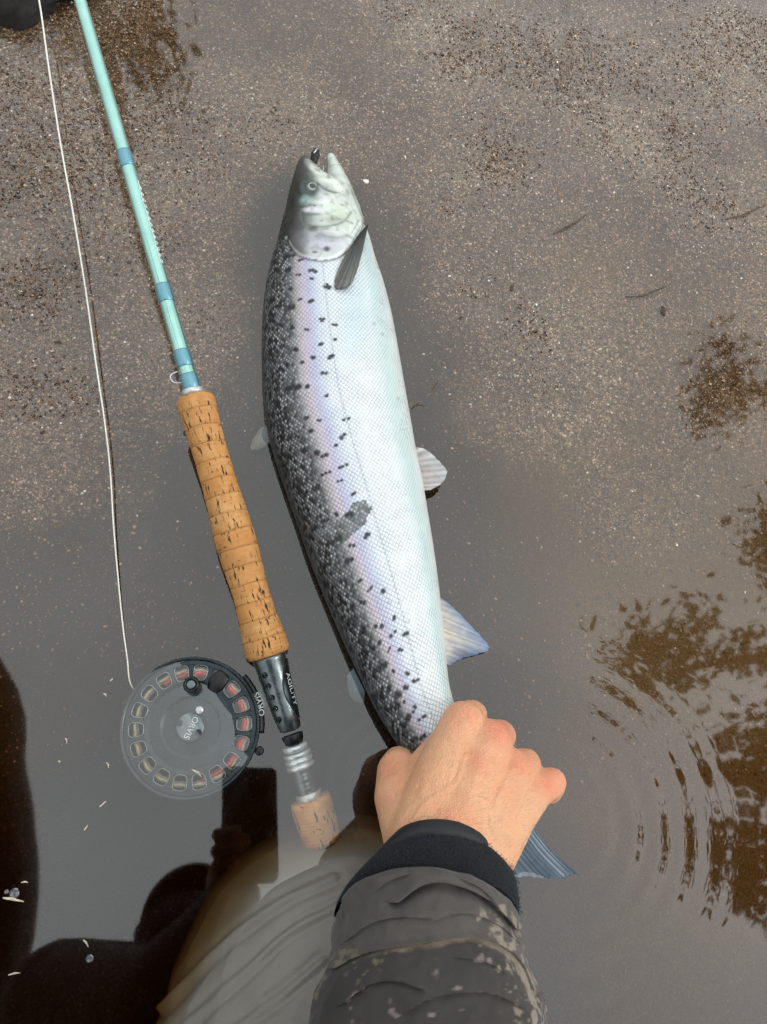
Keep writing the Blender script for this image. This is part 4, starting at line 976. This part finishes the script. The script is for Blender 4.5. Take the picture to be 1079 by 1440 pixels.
def jcol(v, p):
    x_, y_ = p[:, 0], p[:, 1]; base_ = lin(84,79,75)*np.ones((len(v), 1)); base_ = base_*(1+.10*fbm(v, 60, 4, 3)[:, None])
    low = y_ > np.interp(x_, SEAM[:, 0], SEAM[:, 1]); sdist = pldist(p, SEAM)
    dk = lin(58,54,51)*(1+.15*fbm(v, 40, 4, 7)[:, None]); base_ = np.where(low[:, None], dk, base_)
    # pale camouflage flecks: the piping under the seam, the left patch and the speckled right edge
    nzz = fbm(v, 260, 4, 23); nb = fbm(v, 48, 4, 29)
    pip = sstep(9, 2, sdist+5*nzz-1)*low*sstep(500, 560, x_)*(nb > -.35); patch = sstep(.05, .3, 1.6*nb+1.1*nzz+1.0*np.exp(-((x_-508)/40)**2-((y_-1378)/38)**2)-.80)*(y_ > 1335)*.75
    spk = sstep(.12, .4, nzz+.55*np.exp(-((x_-(735+(y_-1380)*.35))/24)**2)*(y_ > 1270)-.25)*(x_ > 660)
    dots = sstep(.48, .6, fbm(v, 210, 2, 61))*low
    for mk_, c_ in ((pip, (150,134,116)), (patch, (128,120,98)), (spk, (150,138,124)), (dots*.8, (140,128,124))):
        base_ = base_*(1-mk_[:, None])+lin(*c_)*mk_[:, None]
    red_ = np.clip(fbm(v, 70, 3, 81), 0, 1)*low*(x_ > 640); base_ = base_*(1-.5*red_[:, None])+lin(74,52,52)*.5*red_[:, None]
    dkp = np.exp(-((x_-460)/22)**2)*(y_ > 1320)*sstep(-.2, .3, fbm(v, 40, 3, 91)); base_ = base_*(1-.7*dkp[:, None])+lin(34,32,34)*.7*dkp[:, None]
    return np.clip(base_, .003, .8)
stn = [((468,1296,.073),(610,1216,.121),(718,1312,.077)), ((466,1304,.073),(610,1224,.125),(724,1318,.078)), ((466,1322,.074),(608,1246,.124),(733,1330,.079)), ((466,1342,.076),(604,1280,.129),(741,1342,.081)), ((460,1362,.079),(602,1322,.130),(749,1368,.083)), ((446,1396,.083),(600,1372,.136),(760,1402,.087)), ((434,1436,.088),(600,1430,.142),(768,1440,.092)), ((420,1500,.096),(600,1505,.152),(778,1500,.10)), ((405,1580,.105),(600,1590,.165),(790,1580,.11)), ((400,1680,.118),(600,1700,.18),(800,1680,.12))]
sl = sleeve('jacket_sleeve', stn, fab, 300, .0048, 12, colf=jcol)
me = sl.data; vv_ = np.array([q.co[:] for q in me.vertices])+0.0
wp = vv_.copy(); pp = proj(wp); fd = pldist(pp, FOLD); sd2 = pldist(pp, SEAM)
FOLDS = [([(478,1330),(520,1300),(560,1290),(610,1292)], 8, .0035), ([(600,1300),(650,1284),(700,1300),(735,1330)], 7, .003), ([(520,1262),(545,1240),(580,1228)], 6, .0028), ([(640,1232),(676,1250),(702,1280)], 6, .003), ([(470,1420),(520,1385),(560,1380),(600,1395)], 9, .0045), ([(560,1430),(620,1400),(690,1398),(740,1420)], 10, .004), ([(630,1345),(680,1352),(720,1376)], 7, .0026), ([(486,1312),(500,1340),(505,1380)], 6, .003)]
up_ = wp[:, 2] > .095; below = pp[:, 1] > np.interp(pp[:, 0], FOLD[:, 0], FOLD[:, 1])
dz = np.where(up_, np.where(below, -.0045*np.exp(-(fd/9)**2), .0042*np.exp(-((fd-4)/12)**2)), 0)
dz += np.where(up_, np.where(pp[:, 1] > np.interp(pp[:, 0], SEAM[:, 0], SEAM[:, 1]), -.0022*np.exp(-(sd2/8)**2), .0016*np.exp(-(sd2/6)**2)), 0)
for fl, fw, fh in FOLDS:
    cv = smooth_curve(fl, 24); dd = pldist(pp, cv); bl_ = pp[:, 1] > np.interp(pp[:, 0], cv[:, 0], cv[:, 1]); endf = sstep(-4, 18, np.minimum(pp[:, 0]-cv[0, 0], cv[-1, 0]-pp[:, 0]))
    fh = fh*.40; fw = fw*1.7
    dz += np.where(up_, np.where(bl_, -fh*np.exp(-(dd/fw)**1.4), fh*.8*np.exp(-(dd/(fw*1.6))**2)), 0)*endf
wp[:, 2] += dz; me.vertices.foreach_set('co', wp.ravel()); me.update()

# ---- waders: the kneeling leg, partly under water, and the other leg behind
kn = P(487, 1445, -.04)
leg = [(kn+np.array([.0, .02, -.035]), .118), (kn+np.array([-.02, -.06, -.01]), .125), (kn+np.array([-.07, -.22, .05]), .115), (np.array([-.06, -.62, .28]), .12)]
pr = [capsule(a, ra, b, rb, 32) for (a, ra), (b, rb) in zip(leg[:-1], leg[1:])]
pr.append(capsule(kn+np.array([0, -.02, -.06]), .10, np.array([.05, -.62, -.05]), .07, 24))
wv_, wf_, wn2 = fuse(pr, .0021, 16, .5)
pw = proj(wv_); rr_ = np.hypot(pw[:, 0]-500, (pw[:, 1]-1450))
ph = rr_/30+1.6*fbm(wv_, 7, 3, 5)
WF = [[(262,1440),(340,1368),(415,1305),(480,1272)], [(330,1445),(400,1395),(455,1350)], [(228,1420),(300,1340),(390,1270),(470,1232)]]
liftw = sum(.0030*np.clip(.55+1.2*fbm(wv_, 14, 2, 44), 0, 1.3)*np.exp(-(pldist(pw, smooth_curve(q, 20))/4.5)**2)-.0016*np.exp(-((pldist(pw, smooth_curve(q, 20))-10)/5)**2) for q in WF)*(wn2[:, 2] > 0)
liftw = liftw+.0012*(1-2*np.abs(np.sin(ph*np.pi*.55))**.6)*np.clip(.2+fbm(wv_, 9, 2, 9), 0, 1)+.0022*fbm(wv_*np.array([1, 1.5, 1]), 16, 3, 12)
wv_ = wv_+wn2*liftw[:, None]
wm = Mat('wader_cloth', Roughness=.42); c = wm.coord(); n_ = wm.noise(c, 16, 4); g_ = wm.voro(c, 1100)
wm.set('Base Color', wm.mix(n_.rmp(.35, .65), (.175, .16, .138, 1), (.225, .208, .182, 1))); wm.set('Normal', wm.bump(g_*.5+wm.noise(wm.scale(c, (1.6, .8, 1)), 40, 4, .5)*1.2, .3, .0012)); wm = wm.mat
w_ = mk('waders', wv_, wf_, wm, PERSON)
w_['label'] = 'grey waders on the kneeling leg, the lower part under brown water'
# ---- the rest of the jacket, head and the arm that holds the phone (seen mirrored in the water)
hd = M(256, 1345, .92); shl = M(85, 1410, .80); shr = M(395, 1420, .78)
elb_r = P(600, 1690, .15); hip = np.array([-.08, -.72, .36])
J = [capsule(hip, .16, (shl+shr)/2*.75+hip*.25, .17, 28), capsule(shl, .085, shr, .085, 24), capsule((shl+shr)/2-[0, .05, .08], .15, hip, .15, 28),
     capsule(shr, .078, elb_r+np.array([.02, -.02, .06]), .055, 24), capsule(elb_r+np.array([.02, -.02, .06]), .055, elb_r, .048, 24)]
lh = CAMP+R[:, 0]*-.030+R[:, 1]*-.118+R[:, 2]*.016
elb_l = M(215, 1400, .60)
J += [capsule(shl, .08, elb_l, .055, 24), capsule(elb_l, .055, lh+np.array([-.01, -.035, .012]), .036, 24)]
jv, jf, jn = fuse(J, .006, 6, .5); jv = jv+jn*(.006*fbm(jv, 12, 4, 2))[:, None]
mk('jacket', jv, jf, fab, PERSON, cols=np.clip(lin(70,66,62)*(1+.3*fbm(jv, 14, 4, 5)[:, None]), .003, .8))
# head and neck, and a knitted cap
hd2 = [capsule(hd+np.array([0, 0, -.02]), .078, hd+np.array([.01, .02, .05]), .085, 24), capsule((shl+shr)/2+[0, 0, .02], .06, hd+np.array([0, 0, -.03]), .058, 20),
       capsule(hd+np.array([.02, .07, -.035]), .02, hd+np.array([.022, .092, -.05]), .014, 12), capsule(hd+np.array([.015, .05, -.10]), .035, hd+np.array([.01, .03, -.06]), .05, 16)]
for s_ in (-1, 1): hd2.append(capsule(hd+np.array([s_*.085, -.01, -.03]), .016, hd+np.array([s_*.09, -.015, .0]), .02, 10))
# left hand: palm behind the phone and four fingers round its edge
LH = [capsule(lh+np.array([-.02, -.01, .018]), .026, lh+np.array([-.005, .03, .018]), .022, 16)]
for q in range(4):
    b_ = lh+np.array([-.022, .035-.02*q, .012]); LH += [capsule(b_, .0095, b_+np.array([-.012, .012, -.012]), .0088, 10), capsule(b_+np.array([-.012, .012, -.012]), .0088, b_+np.array([.012, .016, -.020]), .0078, 10)]
LH += [capsule(lh+np.array([.01, .01, .03]), .012, lh+np.array([.035, .05, .026]), .0095, 12)]
for a_, b_ in ((0, 6), ): pass
hv3, hf3, hn3 = fuse(hd2, .003, 4, .5)
lv3, lf3, ln3 = fuse(LH, .002, 4, .5); mk('left_hand', lv3, lf3, skin_m, PERSON, cols=lin(214,152,120)*np.ones((len(lv3), 1)))
h3 = mk('head', hv3, hf3, skin_m, PERSON, cols=lin(214,152,120)*np.ones((len(hv3), 1))*(1+.1*fbm(hv3, 20, 3, 6)[:, None]))
for s_ in (-1, 1):
    e_ = hd+np.array([.012+s_*.032, .078, -.008]); v, f = capsule(e_, .012, e_+np.array([0, .002, 0]), .012, 12)
    mk('eye', v, f, plain('eye_white', (.7, .7, .68), .2), h3)
v, f = capsule(hd+np.array([-.022, .088, -.078]), .006, hd+np.array([.05, .086, -.078]), .006, 10); mk('mouth', v, f, plain('lips', (.4, .16, .13), .5), h3)
kc_ = [capsule(hd+np.array([0, -.005, .03]), .093, hd+np.array([.01, 0, .085]), .085, 28), capsule(hd+np.array([0, -.05, -.02]), .075, hd+np.array([0, -.03, .04]), .085, 20)]
kv, kf, kn_ = fuse(kc_, .004, 3, .5); kv = kv+kn_*(.016*fbm(kv, 30, 3, 7))[:, None]; mk('knitted_cap', kv, kf, flc, PERSON)

gt, gf, gn = fuse([capsule(hd+np.array([.01, .035, -.10]), .062, hd+np.array([.008, .03, -.055]), .078, 24), capsule((shl+shr)/2+[0, 0, .03], .075, hd+np.array([0, 0, -.07]), .075, 20)], .004, 3, .5)
mk('added_gaiter', gt, gf, flc, PERSON)  # unseen gaiter, added so the mirrored face stays dark
a = np.linspace(0, np.pi, 20); br = [[hd+np.array([.01+.085*math.cos(t_)*s_, .045+.10*math.sin(t_)*s_, .022+z_]) for t_ in a] for s_, z_ in ((.2, .002), (1, -.012), (1, -.016), (.2, -.002))]
v, f = rings_mesh(br); mk('added_brim', v, f, flc, PERSON)  # unseen brim, added to darken the face in the reflection
# ---- phone behind the camera's lens
PHONE = thing('phone', 'dark flat phone held over the water by the kneeling person', 'phone', CAMP+np.array([0, 0, .004]))
ux, uy, uz = R[:, 0], R[:, 1], R[:, 2]
def slab(cx, cy, w, h, z0, z1, rad, n=8):
    pts = []
    for sx, sy, a0 in ((1, 1, 0), (-1, 1, 90), (-1, -1, 180), (1, -1, 270)):
        for a in np.linspace(a0, a0+90, n): pts.append((cx+sx*(w/2-rad)+rad*math.cos(math.radians(a)), cy+sy*(h/2-rad)+rad*math.sin(math.radians(a))))
    return rings_mesh([[CAMP+ux*x_+uy*y_+uz*z_ for x_, y_ in pts] for z_ in (z0, z1)])
ph_m = plain('phone_glass', (.012, .013, .016), .2, .2)
mk('case', *slab(-.0225, -.058, .075, .150, .006, .014, .010), ph_m, PHONE)
mk('camera_bump', *slab(-.006, -.006, .030, .030, .0035, .0062, .007), black_m, PHONE)
scr_m = Mat('phone_screen', Roughness=.1); scr_m.set('Base Color', (.02, .02, .022, 1)); mk('screen', *slab(-.0225, -.058, .070, .144, .0141, .0146, .008), scr_m.mat, PHONE)
# ------------------------------------------------------------------ trees standing over the pool (their mirror images darken the water)
bark = Mat('bark', Roughness=.85); c = bark.coord(); n_ = bark.noise(bark.scale(c, (1, 1, .25)), 22, 5)
bark.set('Base Color', bark.ramp(n_, [(.3, (.02, .016, .012, 1)), (.6, (.07, .058, .046, 1)), (.8, (.11, .10, .085, 1))])); bark.set('Normal', bark.bump(n_, .8, .02)); bark = bark.mat
leaf = Mat('leaf', Roughness=.5); leaf.set('Base Color', leaf.attr('Col', 'Color')); leaf = leaf.mat
def tree(name, label, base, pts, rad, boughs, nleaf, spread, seed, lsz=.05, group=None, bare=0):
    """trunk through pts, boughs as (polyline, radius); leaves gather along the boughs"""
    g = np.random.default_rng(seed); t = thing(name, label, 'tree', base, group)
    tp = smooth_curve([base]+pts, 40); r = np.linspace(rad, rad*.35, 40)
    v, f = tube(tp, r, 16); v = v+.04*rad*4*fbm(v, 5, 3, seed)[:, None]; tr_ = mk('trunk', v, f, bark, t)
    LV = []; 
    for bl, br in boughs:
        bp_ = smooth_curve(bl, 24); v, f = tube(bp_, np.linspace(br, br*(.6 if bare else .25), 24), 10); mk('limb', v, f, bark, tr_)
        if bare: bare -= 1; continue
        tw = []
        for _ in range(14):
            i = g.integers(6, 24); s_ = bp_[i]; e = s_+g.normal(0, spread, 3)*np.array([1, 1, .6]); tw.append(tube([s_, (s_+e)/2+g.normal(0, .03, 3), e], [br*.18, br*.12, br*.05], 5))
            k = g.integers(60, 160); LV.append(s_+(e-s_)*g.random((k, 1))**.5+g.normal(0, .09, (k, 3)))
        mk('twigs', *join(tw), bark, tr_)['kind'] = 'stuff'
    L_ = np.vstack(LV); L_ = L_[g.permutation(len(L_))[:nleaf]]; n = len(L_)
    a = g.normal(size=(n, 3)); a /= np.linalg.norm(a, axis=1)[:, None]; b = np.cross(a, g.normal(size=(n, 3))); b /= np.linalg.norm(b, axis=1)[:, None]
    s_ = (lsz*g.uniform(.6, 1.3, n))[:, None]
    q = np.stack([L_-a*s_, L_-a*s_*.2+b*s_*.5, L_+a*s_, L_-a*s_*.2-b*s_*.5], 1); nn = np.cross(a, b)*s_*.12; q[:, 1] += nn; q[:, 3] += nn
    cl = np.repeat((np.array([.05, .075, .02])*g.uniform(.6, 1.4, (n, 1))*g.uniform(.9, 1.1, (n, 3)))[:, None], 4, 1)
    f = (np.array([[0, 1, 2], [0, 2, 3]])[None]+np.arange(n)[:, None, None]*4).reshape(-1, 3)
    mk('crown', q.reshape(-1, 3), f, leaf, t, smooth=False, cols=cl.reshape(-1, 3)); return t
h1 = 3.2
b1 = np.array([3.6, -.6, float(sand_h(np.array([3.6, -.6])))-.05])
tree('alder_tree', 'leafy tree leaning over the rippled water beside the salmon tail', b1, [np.array([3.4, -.5, 1.4]), np.array([2.9, -.3, 2.8]), np.array([2.5, 0, 3.6])], .16,
     [([np.array([3.3, -.45, 1.9]), M(1300, 1180, 2.9), M(1140, 1120, 3.0), M(1075, 1060, 3.0)], .06),
      ([np.array([3.0, -.3, 2.6]), M(1250, 950, 3.1), M(1130, 930, 3.2), M(1000, 930, 3.2), M(930, 965, 3.2)], .05),
      ([np.array([3.0, -.3, 2.5]), M(1280, 760, 3.2), M(1150, 780, 3.3), M(1075, 780, 3.3)], .05),
      ([np.array([2.7, -.2, 3.2]), M(1300, 560, 3.3), M(1130, 560, 3.3), M(1045, 548, 3.4)], .035),
      ([np.array([3.2, -.45, 2.0]), M(1300, 1260, 2.9), M(1120, 1230, 3.0), M(1062, 1210, 3.0)], .04)], 9000, .17, 31, .036)
b2 = np.array([-1.6, 5.2, float(sand_h(np.array([-1.6, 5.2])))-.05])
tree('alder_tree', 'leafy tree on the bank beyond the rod tip', b2, [np.array([-1.5, 5.1, 1.5]), np.array([-1.3, 4.8, 3.0]), np.array([-1.2, 4.6, 4.2])], .2,
     [([np.array([-1.4, 5.0, 2.0]), M(150, -60, 2.9), M(165, 0, 2.9), M(175, 20, 2.9)], .07), ([np.array([-1.3, 4.9, 2.6]), M(80, -80, 3.0), M(110, -30, 3.0), M(120, 10, 3.0)], .06)], 4000, .22, 32, .045)
b3 = np.array([-2.3, -.9, float(sand_h(np.array([-2.3, -.9])))-.05])
tree('alder_tree', 'tree with a thick bare bough arching over the fly reel', b3, [np.array([-2.2, -.8, 1.0]), np.array([-1.9, -.5, 1.8]), M(-120, 1420, 2.3)], .17,
     [([M(-120, 1500, 2.3), M(-45, 1400, 2.35), M(-12, 1240, 2.4), M(-22, 1080, 2.4), M(-30, 985, 2.4), M(-120, 860, 2.4), M(-300, 800, 2.5), M(-500, 850, 2.7)], .17), ([np.array([-2.1, -.7, 1.2]), np.array([-2.8, -.4, 1.9]), np.array([-3.4, 0, 2.4])], .06)], 1500, .15, 33, .05, bare=1)

# ------------------------------------------------------------------ dark stone at the water's edge
g = np.random.default_rng(3); th = np.linspace(0, 2*np.pi, 40, endpoint=False); cen = P(-10, -22, .0); rg = []
for el in np.linspace(-1.2, 1.5, 24):
    rg.append(cen+np.stack([.085*np.cos(th)*math.cos(el), .052*np.sin(th)*math.cos(el), np.full(40, .03*math.sin(el))], -1))
v, f = rings_mesh(rg); d = v-cen; v = cen+d*(1+.35*np.round(fbm(v, 26, 2, 6)*3)[:, None]/3+.25*fbm(v, 60, 4, 16)[:, None])
st = mk('stone', v, f, plain('dark_stone', (.010, .009, .008), .85, 0, 160, 1.0, .6)); tag(st, 'dark wet stone at the edge of the sand behind the fly line', 'stone')

# ------------------------------------------------------------------ debris afloat and on the sand
leaf_d = plain('sodden_leaf', (.06, .034, .017), .75, 0, 300, .6, .4); straw_m = plain('pale_straw', (.62, .56, .42), .5, 0, 500, .3, .3); twig_m = plain('wet_twig', (.075, .045, .024), .75, 0, 300, .6, .5)
def surf(px_, py_): return max(0.0, float(sand_h(P(px_, py_, 0)[:2])))
def twig(pts, r, label, name='twig', mat=twig_m, cat='twig', group=None, z=-.0004):
    p = smooth_curve([P(a, b, surf(a, b)+z) for a, b in pts], 14); v, f = tube(p, np.interp(np.arange(14), [0, 5, 13], [r*.5, r, r*.3]), 8)
    v = v+(r*.5*fbm(v, 500, 2, len(label)))[:, None]; return tag(mk(name, v, f, mat), label, cat, group)
def scrap(px_, py_, w, h, rot, label, mat=leaf_d, cat='leaf', name='leaf'):
    k = pxm(px_, py_, 0); c0 = P(px_, py_, surf(px_, py_)+.0001); a = np.linspace(0, 2*np.pi, 22, endpoint=False); g = np.random.default_rng(int(px_+py_))
    rr = 1+.28*g.normal(size=22).cumsum()/4; rr = (rr+rr[::-1])/2; ca, sa = math.cos(rot), math.sin(rot); rgs = []
    for q, z in ((.02, .0003), (.5, .0004), (1, -.0001), (.98, -.0006), (.02, -.0004)):
        x_, y_ = w*k*np.cos(a)*rr*q, h*k*np.sin(a)*rr*q; rgs.append(c0+np.stack([x_*ca-y_*sa, x_*sa+y_*ca, z+.0006*np.sin(a*2)*q], -1))
    return tag(mk(name, *rings_mesh(rgs), mat), label, cat)
twig([(778,330),(795,322),(812,312),(828,300)], .0018, 'dark twig lying in the small wet hollow in the sand')
twig([(880,418),(905,416),(922,409),(940,402)], .0016, 'thin dark twig lying beside the small dark leaf scrap')
twig([(1020,309),(1045,303),(1065,294),(1085,284)], .0016, 'brown twig lying on the gravelly sand furthest from the fish')
twig([(578,576),(588,570),(602,574)], .0012, 'tiny forked black twig touching the water beside the salmon belly')
twig([(600,560),(612,542),(628,516)], .0006, 'faint thin stalk standing off the salmon belly', 'stalk', cat='stalk')
scrap(933, 437, 4, 6, .3, 'small dark leaf scrap lying beside the thin twig')
scrap(81, 481, 8, 5, -.4, 'small dark leaf on the sand left of the fly line')
scrap(648, 447, 4, 3, .3, 'tiny black leaf fragment on the sand right of the salmon')
scrap(60, 608, 5, 3, .2, 'tiny brown leaf fragment near the fly line')
scrap(720, 405, 5, 3, .9, 'tiny dark leaf fragment between the salmon and the wet hollow')
white_m = plain('white_chip', (.75, .73, .68), .5, 0, 400, .3, .1)
scrap(514, 254, 5, 3, -.5, 'white shell chip in the water beside the salmon jaw', white_m, 'shell', 'shell_chip')
straws = [((270,1082),(284,1092)),((30,1241),(40,1241)),((140,1135),(150,1126)),((118,1168),(124,1160)),((150,1072),(153,1080)),((92,1038),(94,1046)),((4,1263),(34,1268)),((12,1371),(29,1368)),((117,1322),(124,1332)),((155,958),(159,954)),((145,976),(150,979)),((82,1070),(84,1073)),((560,960),(562,958))]
for i, (a, b) in enumerate(straws):
    w_ = .0009 if i in (0, 6) else .0006
    lb = {0: 'curved pale straw lying across the sunken reel', 6: 'long pale straw drifting under the pair of bubbles', 8: 'pale straw tip drifting above the single bubble'}.get(i)
    twig([a, ((a[0]+b[0])/2+1, (a[1]+b[1])/2-1), b], w_, lb or 'short pale straw fleck floating on the open water', 'straw_fleck', straw_m, 'straw', None if lb else 'pale straw flecks afloat', .0004)
bub = Mat('bubble', Roughness=.02, IOR=1.2); bub.set('Transmission Weight', .9); bub.set('Base Color', (.9, .95, 1, 1)); bub = bub.mat
for i, (a, b, r) in enumerate(((20,1256,6.5),(126,1348,5),(9,1254,3))):
    k = pxm(a, b, 0); c0 = P(a, b, 0); an = np.linspace(0, 2*np.pi, 20, endpoint=False)
    v, f = rings_mesh([c0+np.stack([np.cos(an)*r*k*math.cos(q), np.sin(an)*r*k*math.cos(q), np.full(20, r*k*.6*math.sin(q)-.0003)], -1) for q in np.linspace(-.3, 1.55, 8)])
    tag(mk('bubble', v, f, bub), ('clear air bubble on the dark water by a floating straw', 'clear air bubble at the edge of the mirrored figure', 'small clear bubble clinging to the larger one')[i], 'bubble')
